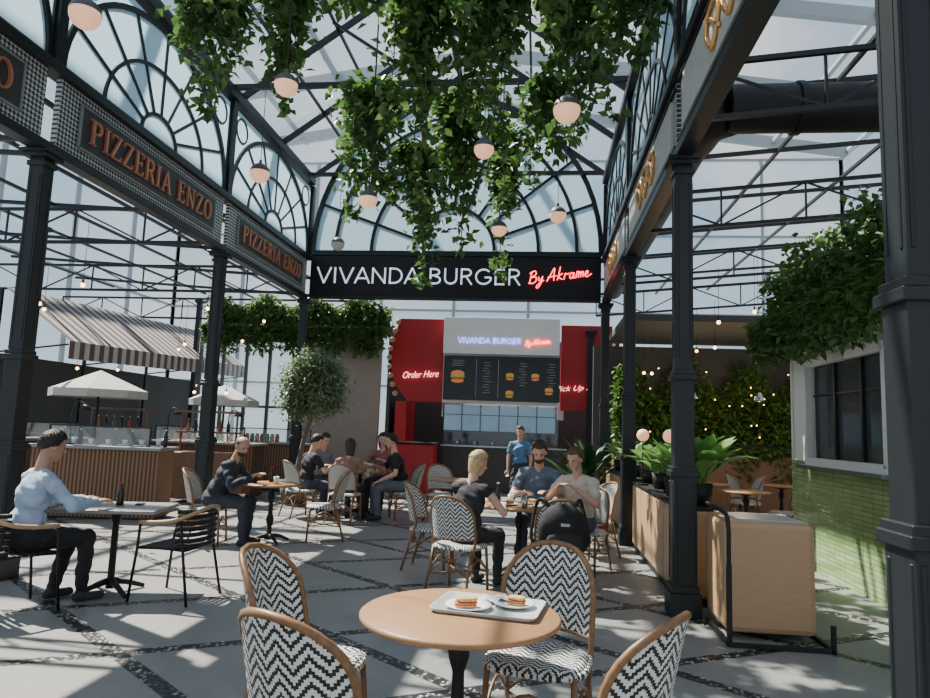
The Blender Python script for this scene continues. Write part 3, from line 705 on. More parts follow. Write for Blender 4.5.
# ------------------------------------------------ people
SKIN=[mat('skin_light',(.58,.34,.25),.5,0,.08,20),mat('skin_tan',(.42,.24,.16),.5,0,.08,20)]
EYE=mat('eye_dark',(.03,.02,.02),.2);LIP=mat('lips',(.35,.1,.08),.5)
cmats={}
def cloth(c):
    k=tuple(c)
    if k not in cmats:cmats[k]=mat('cloth_%d'%len(cmats),c,.85,0,.25,7,bump=.9)
    return cmats[k]
def ik(a,b,l1,l2,hint):
    d=b-a;D=d.length
    if D>l1+l2-.005: b=a+d*((l1+l2-.005)/D);d=b-a;D=d.length
    u=d/D;x=(l1*l1-l2*l2+D*D)/(2*D);h=math.sqrt(max(0,l1*l1-x*x))
    hp=Vector(hint);hp=(hp-u*hp.dot(u)).normalized()
    return a+u*x+hp*h,b
def person(label,loc,rz,shirt,pants,hair,skin=0,stand=False,lean=.15,hp=.25,hy=0,hands=None,feet=None,sleeve='short',style='short',beard=None,sc=1.0,shoe=(.03,.03,.03),roll=0,hlen=.13):
    V=Vector;hz=.92 if stand else .535
    hip=V((0,0,hz));dr=V((math.sin(roll),math.sin(lean),math.cos(lean))).normalized()
    nb=hip+dr*.50;W=.178
    P=[]
    def cap(a,b,r0,r1,m):P.append(('c',V(a),V(b),r0,r1,m))
    Rl=Matrix.Rotation(-lean,3,'X')
    def el(c,r,m,R=None):P.append(('e',V(c),r,R or Matrix.Identity(3),m))
    el(hip+dr*.02,(.168,.130,.115),2)
    el(hip+dr*.13,(.158,.125,.14),1,Rl);el(hip+dr*.33,(.172,.122,.17),1,Rl)
    sh=[nb+V((s*W,0,0))-dr*.045 for s in(-1,1)]
    for s in(0,1): cap(nb+dr*-.01,sh[s],.055,.064,1)
    Rh=Matrix.Rotation(hy,3,'Z')@Matrix.Rotation(-hp,3,'X')
    hc=nb+dr*.09+V((0,.02,0))+Rh@V((0,.01,.12))
    cap(nb-dr*.02,hc+Rh@V((0,-.03,-.05)),.056,.050,0)
    el(hc+Rh@V((0,-.012,.03)),(.076,.096,.090),0,Rh)
    el(hc+Rh@V((0,.018,-.042)),(.056,.066,.066),0,Rh)
    el(hc+Rh@V((0,.046,-.085)),(.028,.028,.024),0,Rh)
    cap(hc+Rh@V((0,.082,.015)),hc+Rh@V((0,.100,-.016)),.008,.013,0)
    for s in(-1,1): el(hc+Rh@V((s*.079,-.008,0)),(.012,.02,.032),0,Rh)
    if hands is None: hands=[(-.18,.38,.80),(.18,.38,.80)] if not stand else [(-.24,.06,.80),(.24,.06,.80)]
    for s,h in zip((0,1),hands):
        sg=-1 if s==0 else 1
        e,w=ik(sh[s],V(h),.285,.255,(sg*.7,-.35,-.6))
        if sleeve=='long': cap(sh[s],e,.058,.048,1);cap(e,e+(w-e)*.92,.047,.036,1);cap(e+(w-e)*.8,w,.028,.026,0)
        else:
            md=sh[s]+(e-sh[s])*(.6 if sleeve=='short' else .05)
            cap(sh[s],md,.062,.060,1);cap(sh[s],e,.046,.039,0);cap(e,w,.040,.026,0)
        d=(w-e).normalized();nrm=V((0,0,-1));nrm=(nrm-d*nrm.dot(d))
        nrm=nrm.normalized() if nrm.length>.2 else V((0,1,0));sd=d.cross(nrm)*(1 if s else -1)
        R=Matrix((sd,nrm,d)).transposed()
        el(w+d*.045,(.040,.017,.052),0,R)
        for i,(o,ln) in enumerate(((-.031,.058),(-.011,.07),(.010,.075),(.030,.066))):
            b0=w+d*.085+sd*o;b1=b0+d*ln*.5+nrm*.012;b2=b1+d*ln*.35+nrm*.026
            cap(b0,b1,.0095,.009,0);cap(b1,b2,.009,.0078,0)
        t0=w+d*.03+sd*.034;t1=t0+sd*.028+d*.032+nrm*.008;cap(t0,t1,.012,.0105,0);cap(t1,t1+d*.03+nrm*.008-sd*.004,.0105,.009,0)
    if feet is None: feet=[(-.12,.40),(.12,.44)] if not stand else [(-.1,.0),(.1,.05)]
    for sg,f in zip((-1,1),feet):
        hj=hip+V((sg*.088,0,-.005));an=V((f[0],f[1],.085))
        k,an=ik(hj,an,.435,.42,(sg*.12,1,.55))
        cap(hj,k,.094,.068,2);cap(k,k+(an-k)*.94,.066,.048,2)
        cap(an,an-V((0,0,.03)),.04,.045,3);cap(an+V((0,-.03,-.045)),an+V((sg*.02,.15,-.048)),.037,.034,3)
    tmp=MB()
    for p in P:
        if p[0]=='c':
            if (p[2]-p[1]).length>1e-4: tmp.cyl(p[1],p[2],p[3],p[4],n=12)
            tmp.ell(p[1],p[3]*.999,n=12);tmp.ell(p[2],p[4]*.999,n=12)
        else: tmp.ell(p[1],p[2],p[3],n=20)
    me0=tmp.mesh('tmp',[]);o=bpy.data.objects.new('tmp',me0);COL.objects.link(o)
    md=o.modifiers.new('r','REMESH');md.mode='VOXEL';md.voxel_size=.0085;md.use_smooth_shade=True
    s_=o.modifiers.new('s','SMOOTH');s_.factor=.5;s_.iterations=3
    bpy.context.view_layer.update()
    me=bpy.data.meshes.new_from_object(o.evaluated_get(bpy.context.evaluated_depsgraph_get()))
    bpy.data.objects.remove(o);bpy.data.meshes.remove(me0);me.name='body'
    nf=len(me.polygons);C=np.empty(nf*3);me.polygons.foreach_get('center',C);C=C.reshape(-1,3)
    best=np.full(nf,9.);idx=np.zeros(nf,int)
    for p in P:
        if p[0]=='c':
            a=np.array(p[1]);b=np.array(p[2]);ab=b-a;t=np.clip(((C-a)@ab)/max(ab@ab,1e-9),0,1)
            D=np.linalg.norm(C-(a+t[:,None]*ab),axis=1)-(p[3]+(p[4]-p[3])*t);m=p[5]
        else:
            Q=(C-np.array(p[1]))@np.array(p[3]);r_=np.array(p[2]);D=(np.linalg.norm(Q/r_,axis=1)-1)*r_.min();m=p[4]
        u=D<best;best[u]=D[u];idx[u]=m
    me.materials.clear()
    for m in(SKIN[skin],cloth(shirt),cloth(pants),cloth(shoe)):me.materials.append(m)
    me.polygons.foreach_set('material_index',idx.astype(np.int32));me.polygons.foreach_set('use_smooth',[True]*nf)
    nv=len(me.vertices);co=np.empty(nv*3);me.vertices.foreach_get('co',co);co=co.reshape(-1,3)
    no_=np.empty(nv*3);me.vertices.foreach_get('normal',no_);no_=no_.reshape(-1,3)
    cl=np.zeros(nv)
    lv=np.empty(len(me.loops),int);me.loops.foreach_get('vertex_index',lv);lt=np.empty(nf,int);me.polygons.foreach_get('loop_total',lt)
    fi=np.repeat((idx==1)|(idx==2),lt);np.maximum.at(cl,lv,fi.astype(float))
    x_,y_,z_=co.T
    fold=np.sin(z_*62+x_*25+2*np.sin(y_*21))*.5+np.sin(y_*55-z_*30+2*np.sin(x_*24))*.5+.4*np.sin(z_*28-y_*34+x_*19)
    co+=no_*(cl*fold*.007)[:,None]
    me.vertices.foreach_set('co',co.ravel());me.update()
    root=top('person',label,'person',loc,rz,scale=sc)
    part(root,'body',me,[])
    if hair:
        hm=MB();n=56;K=44;vs=[];fs=[]
        for i in range(K+1):
            ph=-pi/2+pi*i/K
            for k in range(n):
                th=2*pi*k/n;x,y,z=math.cos(ph)*math.cos(th),math.cos(ph)*math.sin(th),math.sin(ph)
                wob=.006*math.sin(13*th+3.5*i)+.005*math.sin(7*th-2.3*i+1)
                yy=y/max(math.cos(ph),1e-3)
                if yy>.55: lim=.50
                elif yy>.1: lim=-.30+(yy-.1)/.45*.80
                elif yy>-.2: lim=-.30
                else: lim=-.30-(-yy-.2)/.8*.42
                g=(z-lim)/.16;g=(max(-1,min(1,g))+1)/2;g=g*g*(3-2*g)
                if style=='bald' and z>.5: g=0
                th_=-.016+g*(.016+(.014 if style!='bald' else .003))+wob*g
                if style=='long' and yy<.5 and z<.1:
                    dd=min(1,(.1-z)/.9)
                    q=V((x*(.092+.4*wob),(y*.092 if y<0 else y*.05)-.022+wob*.5,.03+z*.09-dd*dd*hlen))
                else: q=V((x*(.077+th_),y*(.097+th_)-.012,z*(.091+th_+.006*g)+.030))
                vs.append(hc+Rh@q)
        for i in range(K):
            for k in range(n): fs.append((i*n+k,i*n+(k+1)%n,(i+1)*n+(k+1)%n,(i+1)*n+k))
        hm.add(vs,fs,0,True)
        if style=='bun': hm.ell(hc+Rh@V((0,-.115,.05)),(.045,.045,.05),n=14)
        part(root,'hair',hm,[mat('hair',hair,.6,0,.45,60,bump=.8,stretch=(1,1,.3))])
    if beard:
        bm=MB().ell(hc+Rh@V((0,.027,-.070)),(.058,.062,.048),Rh,n=16);part(root,'beard',bm,[mat('beard',beard,.8,0,.4,80,bump=.5)])
    for s in(-1,1):
        part(root,'eye',MB().ell(hc+Rh@V((s*.031,.077,.012)),(.013,.008,.006),Rh,n=10),[EYE])
    part(root,'mouth',MB().ell(hc+Rh@V((0,.083,-.047)),(.022,.006,.005),Rh,n=10),[LIP])
    return root
person('person in pale blue shirt and black trousers seated at grey table',(-4.10,5.11,0),face(.5,.87),(.36,.46,.62),(.012,.012,.015),(.015,.012,.01),1,lean=.17,hp=.25,hy=-.05,hands=[(-.1,.48,.80),(.2,.46,.80)],sleeve='long',feet=[(-.1,.30),(.14,.42)],sc=1.03)
person('balding bearded person in dark jacket leaning over the table',(-4.07,8.25,0),face(.9,.05),(.02,.025,.04),(.03,.035,.05),(.10,.08,.07),1,lean=.48,hp=.35,hy=-.6,style='bald',beard=(.05,.035,.03),hands=[(-.10,.52,.82),(.14,.50,.82)],sleeve='long',sc=1.04)
chair(-4.12,8.23,.9,.2,CHS+' holding diner in dark jacket')
chair(-2.85,9.0,-.9,-.3,CHS+' empty at small oak table')
person('seated person in black top with short dark hair',(-3.85,11.0,0),face(.6,.6),(.015,.015,.02),(.05,.06,.09),(.02,.014,.01),0,lean=.2,hp=.35,hy=-.5,hands=[(-.15,.4,.82),(.15,.4,.82)])
chair(-3.88,10.95,.6,.6,CHS+' occupied by diner in black')
person('person in rust brown top with dark hair, back turned',(-3.05,10.72,0),face(.1,1),(.28,.16,.13),(.03,.03,.04),(.05,.03,.02),0,lean=.12,hp=.3,hy=.4,style='long',hands=[(-.15,.4,.82),(.15,.4,.82)],sc=.96)
chair(-3.05,10.66,.1,1,CHS+' occupied by diner in brown')
person('person in rust top with long black hair facing the table',(-2.85,12.4,0),face(-.1,-1),(.25,.10,.09),(.03,.03,.04),(.012,.01,.01),0,lean=.08,hp=.1,hy=.3,style='long',hands=[(-.12,.32,.88),(.15,.4,.82)],sc=1.03)
chair(-2.85,12.45,-.1,-1,CHS+' behind the group table')
person('person in black top and grey jeans turned toward the group',(-2.25,11.3,0),face(-.9,-.4),(.012,.012,.014),(.12,.14,.17),(.03,.02,.012),0,lean=.28,hp=.15,hands=[(-.2,.4,.62),(.16,.42,.82)],sc=1.05,roll=.08)
chair(-2.2,11.32,-.9,-.4,CHS+' occupied by diner in jeans')
person('person in grey hooded top seated behind the group table',(-3.98,12.2,0),face(.7,-.6),(.2,.2,.22),(.03,.03,.04),(.06,.04,.02),0,lean=.1,hp=.3)
chair(-4.03,12.25,.7,-.6,CHS+' occupied by diner in grey')
chair(-1.55,11.2,.4,-.8,CHS+' empty at bare oak table')
chair(-1.15,7.55,.9,-.1,CHS+' empty beside busy oak table')
person('person with loose blonde hair in sleeveless black top, back turned',(-.68,6.62,0),face(.45,.85),(.015,.015,.02),(.02,.02,.025),(.55,.38,.2),0,lean=.2,hp=.3,hy=-.45,style='long',sleeve='none',hands=[(-.1,.42,.82),(.18,.42,.80)],sc=.98,hlen=.07)
chair(-.72,6.55,.35,.9,CHS+' holding a blonde diner')
person('person with dark beard in grey-blue top, head lowered',(.03,8.22,0),face(-.1,-1),(.13,.17,.22),(.05,.06,.09),(.07,.045,.025),0,lean=.12,hp=.45,hy=.1,beard=(.08,.045,.03),hands=[(-.14,.42,.82),(.12,.4,.80)],sc=1.06)
chair(.03,8.28,-.1,-1,CHS+' occupied by bearded diner')
person('person in beige t-shirt with short brown hair eating',(.50,7.80,0),face(-.45,-.9),(.62,.53,.44),(.06,.07,.1),(.15,.08,.04),0,lean=.2,hp=.3,hy=-.1,hands=[(-.1,.36,.92),(.12,.36,.92)],sc=1.02)
chair(.55,7.88,-.45,-.9,CHS+' occupied by diner in beige')
chair(.2,6.72,-.15,1,CHS+' with black bag on its back')
chair(.72,8.85,-.8,-.5,CHS+' empty next to planters')
person('person in blue work t-shirt standing near the food counter',(-.34,13.2,0),face(-.2,-1),(.10,.22,.38),(.04,.04,.05),(.05,.03,.02),0,stand=True,lean=.0,hp=.15,style='bun',sc=.93)
r=top('backpack','black rounded backpack slung over the woven chair back','bag',(.245,6.34,.47),face(-.15,1))
b=MB();b.rbox((0,0,.17),(.46,.22,.38),.75,30);b.ell((0,.01,.22),(.22,.14,.21),n=26);part(r,'body',b,[cloth((.010,.010,.012))])
part(r,'pocket',MB().rbox((0,-.09,.09),(.34,.12,.20),.75,24),[cloth((.018,.018,.02))])
part(r,'badge',MB().box((0,-.13,.25),(.08,.008,.025)),[PALE])
s=MB()
for sx in(-1,1): s.tube(catmull([(sx*.10,.05,.36),(sx*.17,.10,.45),(sx*.22,.20,.38),(sx*.27,.12,.1),(sx*.2,.05,-.0)],5),.018,6)
part(r,'strap',s,[BLACK])
# ------------------------------------------------ tabletop things
r=top('tray','grey serving tray with rounded corners on the oak table','tray',(-.20,3.12,.751),math.radians(-9))
t=MB();o2=[]
for cx,cy,a0 in((.2,.13,0),(-.2,.13,90),(-.2,-.13,180),(.2,-.13,270)):
    for k in range(6):
        a=math.radians(a0+18*k);o2.append((cx+.04*math.cos(a),cy+.04*math.sin(a)))
n=len(o2);rg=[(.93,.0),(1,.02),(.97,.02),(.92,.006),(.02,.006)];vs=[];fs=[]
for k,z in rg: vs+=[(x*k,y*k,z) for x,y in o2]
for j in range(4):
    for i in range(n): fs.append((j*n+i,j*n+(i+1)%n,(j+1)*n+(i+1)%n,(j+1)*n+i))
fs+=[tuple(range(n-1,-1,-1)),tuple(4*n+i for i in range(n))]
t.add(vs,fs,0,True);part(r,'body',t,[STONE])
def plate(x,y,z,R,label,rz=0):
    return single('plate',label,'plate',MB().lathe([(.001,0),(R*.55,0),(R*.6,.004),(R,.016),(R*.98,.02),(R*.62,.008),(.001,.007)],32),[CERAM],(x,y,z))
plate(-.29,3.08,.758,.105,'white round plate with a sandwich on a tray')
plate(-.09,3.16,.758,.095,'white round plate with a sandwich half on a tray')
def sandwich(x,y,z,rz,s=1):
    r=top('sandwich','toasted sandwich half with red filling','sandwich',(x,y,z),rz,scale=s)
    def wedge(z0,h,k): return MB().rbox((0,0,z0+h/2),(.10*k,.062*k,h),.6,18)
    part(r,'bread',wedge(0,.016,1).rbox((0.003,0,.036),(.098,.062,.018),.6,18),[BREAD])
    part(r,'filling',wedge(.014,.014,1.04),[FILL])
sandwich(-.30,3.06,.766,.3);sandwich(-.08,3.16,.766,-.3,.85)
g=[[(-.07+.0233*i,-.05+.025*j,.018+.008*math.sin(i*1.9+j)) for i in range(7)] for j in range(5)]
nk=MB().add([p for row in g for p in row],[(j*7+i,j*7+i+1,j*7+i+8,j*7+i+7) for j in range(4) for i in range(6)],0,True)
single('napkin','crumpled white paper napkin on the tray','napkin',nk,[PAPER],(-.19,3.22,.757),.4)
def bottle(x,y,z,label,h=.2,mt=BOTTLE):
    r=top('bottle',label,'bottle',(x,y,z))
    part(r,'body',MB().lathe([(.001,0),(.03,0),(.032,.01),(.032,h*.55),(.014,h*.75),(.012,h*.94),(.001,h*.94)],16),[mt])
    part(r,'cap',MB().cyl((0,0,h*.94),(0,0,h),.014,n=12),[RED if h<.22 else CERAM])
def cup(x,y,z,label,mt=CERAM):
    single('cup',label,'cup',MB().lathe([(.001,0),(.028,0),(.038,.09),(.034,.09),(.026,.008),(.001,.008)],18),[mt],(x,y,z))
bottle(-3.72,5.78,.751,'small dark glass bottle on the grey table',.2)
single('phone','black mobile phone lying on the grey table','phone',MB().box((0,0,.005),(.07,.14,.009)),[BLACK],(-3.6,5.9,.751),.4,bevel=.003)
for x,y,R in((-.3,7.35,.11),(-.05,7.55,.11),(.03,7.25,.1)): plate(x,y,.751,R,'white plate with food remains on the oak table')
cup(-.28,7.62,.751,'white takeaway cup on the oak table');cup(-.12,7.12,.751,'clear plastic drink cup on the oak table',CHROME);bottle(-.42,7.5,.751,'dark glass bottle on the oak table',.22)
for x,y in((-.28,7.36),(-.04,7.55)): sandwich(x,y,.76,random.random()*3,1)
cup(-3.35,8.5,.751,'white cup on the small oak table');bottle(-3.5,8.7,.751,'dark bottle on the small oak table',.2)
for x,y in((-3.2,11.5),(-2.9,11.4),(-3.0,11.8)): plate(x,y,.751,.1,'white plate on the group table')
for x,y in((-3.3,11.7),(-2.75,11.6),(-3.1,11.3)): cup(x,y,.751,'white cup on the group table')
# ------------------------------------------------ service divider and planters
r=top('divider_counter','oak veneer counter end with black tubular frame','counter',(0,0,0))
part(r,'body',MB().box((1.83,5.95,.475),(.68,.68,.85)),[OAK],bevel=.05)
part(r,'top_inlay',MB().box((1.86,5.95,.905),(.5,.5,.012)),[STONE])
f=MB()
f.tube(catmull([(1.46,6.1,.99),(1.46,6.0,.99),(1.46,5.52,.97),(1.46,5.43,.88),(1.46,5.42,.7),(1.46,5.42,.04)],5),.017,8)
f.bar((1.46,5.42,.02),(2.2,5.42,.02),.03,.03);f.bar((2.2,5.42,.0),(2.2,5.42,.2),.03,.03);f.bar((1.46,5.42,.02),(1.46,6.1,.02),.03,.03);f.bar((2.2,5.42,.02),(2.2,6.3,.02),.03,.03)
f.bar((1.46,5.42,.02),(1.46,5.42,.6),.03,.05)
part(r,'frame',f,[BLACK])
def planter(x,y,L_,label):
    r=top('planter_box',label,'planter',(x,y,0),0,'oak planter boxes along the columns')
    mb=MB()
    nb=max(2,int(L_/.75));w=L_/nb
    for i in range(nb): mb.box((0,-L_/2+w*(i+.5),.47),(.36,w-.02,.80))
    part(r,'body',mb,[OAK],bevel=.03);part(r,'plinth',MB().box((0,0,.035),(.32,L_-.05,.07)),[BLACK])
    part(r,'top_trim',MB().box((0,0,.89),(.38,L_,.03)),[BLACK])
planter(1.5,8.11,3.1,'oak panelled planter box with black top trim');planter(1.5,11.77,3.1,'oak panelled planter box further along the columns')
def blade(mb,base,az,el,L_,w,droop=.9,K=8,m=0):
    sd=Vector((-math.sin(az),math.cos(az),0))
    p=Vector(base);vs=[];e=el
    for k in range(K+1):
        t=k/K;ww=w*(math.sin(pi*min(1,max(.0,(t-.35)/.65))**.8) if t>.35 else .05)+.003
        up=Vector((-math.cos(az)*math.sin(e),-math.sin(az)*math.sin(e),math.cos(e)))
        vs+=[p-sd*ww*.5+up*ww*.14,p.copy(),p+sd*ww*.5+up*ww*.14]
        p=p+Vector((math.cos(az)*math.cos(e),math.sin(az)*math.cos(e),math.sin(e)))*(L_/K);e-=droop/K*(.1+1.8*t)
    fs=[]
    for k in range(K):
        for j in(0,1): fs.append((k*3+j,k*3+j+1,k*3+j+4,k*3+j+3))
    mb.add(vs,fs,m,True)
def potted(x,y,z,s,label,n=34,mt=LEAFB,Lr=(.35,.55),w=.12,pot=(.13,.2),er=(.75,1.5)):
    r=top('potted_plant',label,'plant',(x,y,z),random.random()*6,scale=s)
    pr,ph=pot
    part(r,'pot',MB().lathe([(.001,0),(pr*.75,0),(pr,ph),(pr*.93,ph),(pr*.88,ph-.03),(.001,ph-.03)],20),[BLACK])
    part(r,'soil',MB().lathe([(.001,ph-.03),(pr*.86,ph-.028),(.001,ph-.02)],16),[SOIL])
    mb=MB()
    for i in range(n):
        az=i*2.4+random.random()*.6;el=random.uniform(*er)
        blade(mb,(random.gauss(0,.03),random.gauss(0,.03),ph-.03),az,el,random.uniform(*Lr),w*random.uniform(.75,1.2),random.uniform(.6,1.6))
    part(r,'foliage',mb,[mt])
potted(1.56,6.80,.905,1.0,'broad-leaved green plant in black pot on oak planter',38,Lr=(.34,.64),w=.22)
potted(1.5,7.6,.905,1.0,'broad-leaved green plant in black pot beside the column',36,Lr=(.32,.6),w=.22)
potted(1.52,8.55,.905,.95,'light green leafy plant in black pot on planter box',30,w=.2)
potted(1.5,9.4,.905,.9,'leafy plant in black pot on the planter box',28,w=.2)
for y in(10.8,11.7,12.6): potted(1.5,y,.905,.9,'leafy plant in black pot on the farther planter',24,w=.18)
potted(.85,12.6,0,1.45,'tall dark palm-like plant in black pot near burger counter',60,LEAFP,(.55,.85),.07,(.16,.28),(.7,1.55))
for x,y in((1.53,8.1),(1.36,9.0)):
    r=top('table_lamp','round glowing opal globe lamp on short stem','lamp',(x,y,.905))
    part(r,'shade',MB().ell((0,0,.64),.08,n=20),[WARM]);part(r,'stem',MB().cyl((0,0,.0),(0,0,.56),.01,n=8).cyl((0,0,0),(0,0,.02),.07,n=16),[BLACK])
# ------------------------------------------------ green tiled kiosk
r=top('kiosk','tiled kiosk with green glazed wall and framed serving window','kiosk',(0,0,0))
x0,x1,y0,y1=3.35,5.9,4.6,9.4
w=MB();
w.box(((x0+x1)/2,y1-.06,2.1),(x1-x0,.12,1.6));w.box((x0+.06,(y0+6.8)/2,2.1),(.12,6.8-y0,1.6));w.box((x0+.06,(8.75+y1)/2,2.1),(.12,y1-8.75-.12,1.6))
w.box((x0+.06,7.775,2.7),(.12,1.95,.4));w.box((x1-.06,(y0+y1)/2,1.45),(.12,y1-y0,2.9))
part(r,'upper_wall',w,[WHITE]);
g=MB().box((x0+.055,(y0+y1)/2,.65),(.11,y1-y0,1.3));g.box(((x0+x1)/2+.06,y1-.055,.65),(x1-x0-.12,.11,1.3));part(r,'tiled_wall',g,[GTILE])
part(r,'roof',MB().box(((x0+x1)/2,(y0+y1)/2,2.94),(x1-x0+.1,y1-y0+.1,.08)),[GREYW])
f=MB()
for a,b in(((6.8,1.3),(8.75,1.3)),((6.8,2.5),(8.75,2.5)),((6.8,1.3),(6.8,2.5)),((8.75,1.3),(8.75,2.5))):
    f.bar((x0-.03,a[0],a[1]),(x0-.03,b[0],b[1]),.1,.1)
part(r,'window_frame',f,[WHITE],bevel=.01)
f=MB().add([(x0+.05,6.82,1.3),(x0+.05,8.73,1.3),(x0+.05,8.73,2.5),(x0+.05,6.82,2.5)],[(0,1,2,3)])
part(r,'window_pane',f,[DARKGL]);f=MB()
for y in(7.45,8.1): f.bar((x0+.03,y,1.3),(x0+.03,y,2.5),.04,.04)
f.bar((x0+.03,6.8,2.1),(x0+.03,8.75,2.1),.02,.02);part(r,'mullion',f,[STEEL])
part(r,'sill',MB().box((x0-.06,7.775,1.24),(.2,2.1,.04)),[CHROME])
def hedge(x0,x1,y0,y1,z0,z1,n,label,trail=.4,size=.09,name='trailing_plants',planter=True,mt=LEAF,tl=.7):
    r=top(name,label,'plants',((x0+x1)/2,(y0+y1)/2,z0),0)
    hx,hy=(x1-x0)/2,(y1-y0)/2;pts=[]
    for _ in range(n):
        x=random.uniform(-hx,hx);y=random.uniform(-hy,hy);z=random.uniform(0,z1-z0)*(.8+.2*math.sin(x*5+y*4))
        if random.random()<trail:
            z=.1-random.random()**1.3*tl*(.55+.45*math.sin(x*7+y*6+1));
            if hx<hy: x=-hx-random.random()*.14
            else: y=-hy-random.random()*.1
        pts.append((x,y,z))
    me=leaves(pts,size);me.materials.append(mt);part(r,'foliage',me,[])
    if planter: part(r,'planter',MB().box((0,0,.1),(2*hx*.9,2*hy*.9,.2)),[BLACK])
    return r
hedge(3.02,3.75,5.6,9.6,2.99,4.05,15000,'lush trailing plants spilling over the kiosk roof edge',.5,.10,tl=.62)
# ------------------------------------------------ burger kiosk
BY=17.4
r=top('burger_kiosk','red and white burger counter kiosk with lit menu board','kiosk',(0,BY,0))
mb=MB()
edge=[(-3.72,4.4)]+[(-3.72-.2*math.sin(pi*i/8),4.4-2.0*i/8) for i in range(1,8)]+[(-3.55,2.35),(-3.45,2.2)]
ne=len(edge)+2
mb.add([(x,0,z) for x,z in edge]+[(-2.5,0,2.2),(-2.5,0,4.4)]+[(x,.3,z) for x,z in edge]+[(-2.5,.3,2.2),(-2.5,.3,4.4)],
 [tuple(range(ne)),tuple(range(2*ne-1,ne-1,-1))]+[(i,i+ne,(i+1)%ne+ne,(i+1)%ne) for i in range(ne)])
part(r,'side_panel',mb,[RED]);part(r,'side_panel',MB().box((1.2,.15,3.2),(1.3,.3,2.2)),[RED])
part(r,'side_wall',MB().box((-3.6,.6,1.1),(.3,1.2,2.2)),[RED]);part(r,'side_wall',MB().box((1.85,.6,1.1),(.2,1.2,2.2)),[RED])
part(r,'back_wall',MB().box((-1.0,2.6,2.1),(6.0,.1,4.2)).box((-4,1.4,2.1),(.1,2.4,4.2)).box((2,1.4,2.1),(.1,2.4,4.2)),[GREYW])
part(r,'fascia',MB().box((-1.0,-.05,3.95),(3.0,.4,.95)).box((-1.0,.0,2.85),(3.0,.2,1.3)),[WHITE],bevel=.01)
part(r,'menu_board',MB().box((-.98,-.18,2.85),(2.98,.06,1.15)),[SCREEN],bevel=.008)
pm=MB()
for i,(x,z) in enumerate(((-2.1,2.95),(-.75,2.95),(-.1,2.95),(-.75,2.5),(.25,2.6))):
    k=1.4 if i==0 else .8
    pm.ell((x,-.22,z),(.13*k,.012,.065*k),n=14,m=0);pm.box((x,-.225,z-.05*k),(.26*k,.012,.03*k),m=1);pm.box((x,-.222,z-.085*k),(.24*k,.012,.04*k),m=2);pm.ell((x,-.22,z-.13*k),(.12*k,.012,.04*k),n=14,m=0)
part(r,'menu_picture',pm,[mat('bun',(.5,.2,.06),.6,emit=.4,ecol=(.55,.22,.06)),mat('lettuce',(.2,.4,.05),.6,emit=.3,ecol=(.2,.4,.05)),mat('patty',(.3,.05,.03),.6,emit=.3,ecol=(.4,.05,.03))])
pm=MB()
for cx,n_ in((-2.1,4),(-1.35,12),(-.42,9),(.3,9)):
    for i in range(n_): pm.box((cx+.03*math.sin(i*2),-.212,3.3-.045*i if n_<8 else 3.25-.07*i),(.3 if n_<8 else .16+.04*math.sin(i*3),.004,.010))
for cx in(-1.62,-1.05,): pm.box((cx,-.212,2.85),(.01,.004,1.0))
part(r,'menu_lines',pm,[mat('menu_print',(.3,.3,.3),.5,emit=.12)])
thin_text(r,'VIVANDA BURGER',1.65,.15,(-1.3,-.26,3.82),FY,mat('blue_white_letters',(.4,.4,.9),.4,emit=2.0,ecol=(.35,.38,1)),.15)
by_script(r,'neon_script',(-.05,-.28,3.8),(pi/2,-.12,0),.12,NEON,.09)
text(r,'Order Here',.95,.17,(-3.1,-.05,2.92),(pi/2,-.07,0),NEONP,ext=.01,shear=.45,bold=-.018)
text(r,'Pick Up Here',1.25,.17,(1.05,-.05,2.66),(pi/2,-.07,0),NEONP,ext=.01,shear=.45,bold=-.018)
part(r,'counter_front',MB().box((-.85,-.6,.55),(3.0,.3,1.1)),[mat('dark_counter',(.03,.03,.03),.4)])
part(r,'worktop',MB().box((-.85,-.6,1.12),(3.1,.5,.04)),[CHROME])
part(r,'kitchen_hood',MB().box((-1.0,1.5,2.1),(3.4,.6,.5)),[CHROME],bevel=.02)
gs=MB().add([(-2.4,-.3,1.14),(.5,-.3,1.14),(.5,-.3,2.1),(-2.4,-.3,2.1)],[(0,1,2,3)]);part(r,'glass_screen',gs,[CLEAR])
gs=MB()
for i in range(6): gs.box((-2.2+.48*i,-.1,1.82),(.45,.04,.66))
part(r,'hatch_window',gs,[mat('hatch_glass_painted_reflection',(.30,.42,.52),.12,0,.4,1.5,emit=.12,ecol=(.5,.75,1))])  # blue tint and weak emission paint the window light reflected in this glass
gs=MB()
for i in range(7): gs.bar((-2.44+.48*i,-.13,1.48),(-2.44+.48*i,-.13,2.16),.03,.03)
gs.bar((-2.44,-.13,1.9),(.44,-.13,1.9),.02,.02);gs.bar((-2.44,-.13,1.48),(.44,-.13,1.48),.03,.03);part(r,'hatch_frame',gs,[STEEL])
r2=top('cash_counter','red order counter with stainless top','counter',(-3.0,16.0,0))
part(r2,'body',MB().box((0,0,.57),(1.15,.6,1.14)),[RED],bevel=.03);part(r2,'worktop',MB().box((0,0,1.16),(1.2,.66,.04)),[BLACK])
MG=mat('marquee_glass',(.10,.06,.05),.3,emit=.1,ecol=(1,.5,.3))
for i in range(9):
    single('marquee_bulb','small round bulb on the red panel edge','bulb',MB().ell((0,0,0),.075,n=12),[MG],(-3.76-.2*math.sin(pi*i/8),BY-.05,4.3-1.9*i/8),group='marquee bulbs')
for x in np.linspace(-2.0,.2,6): cup(float(x),16.8,1.141,'stacked cup on the burger counter',CHROME)
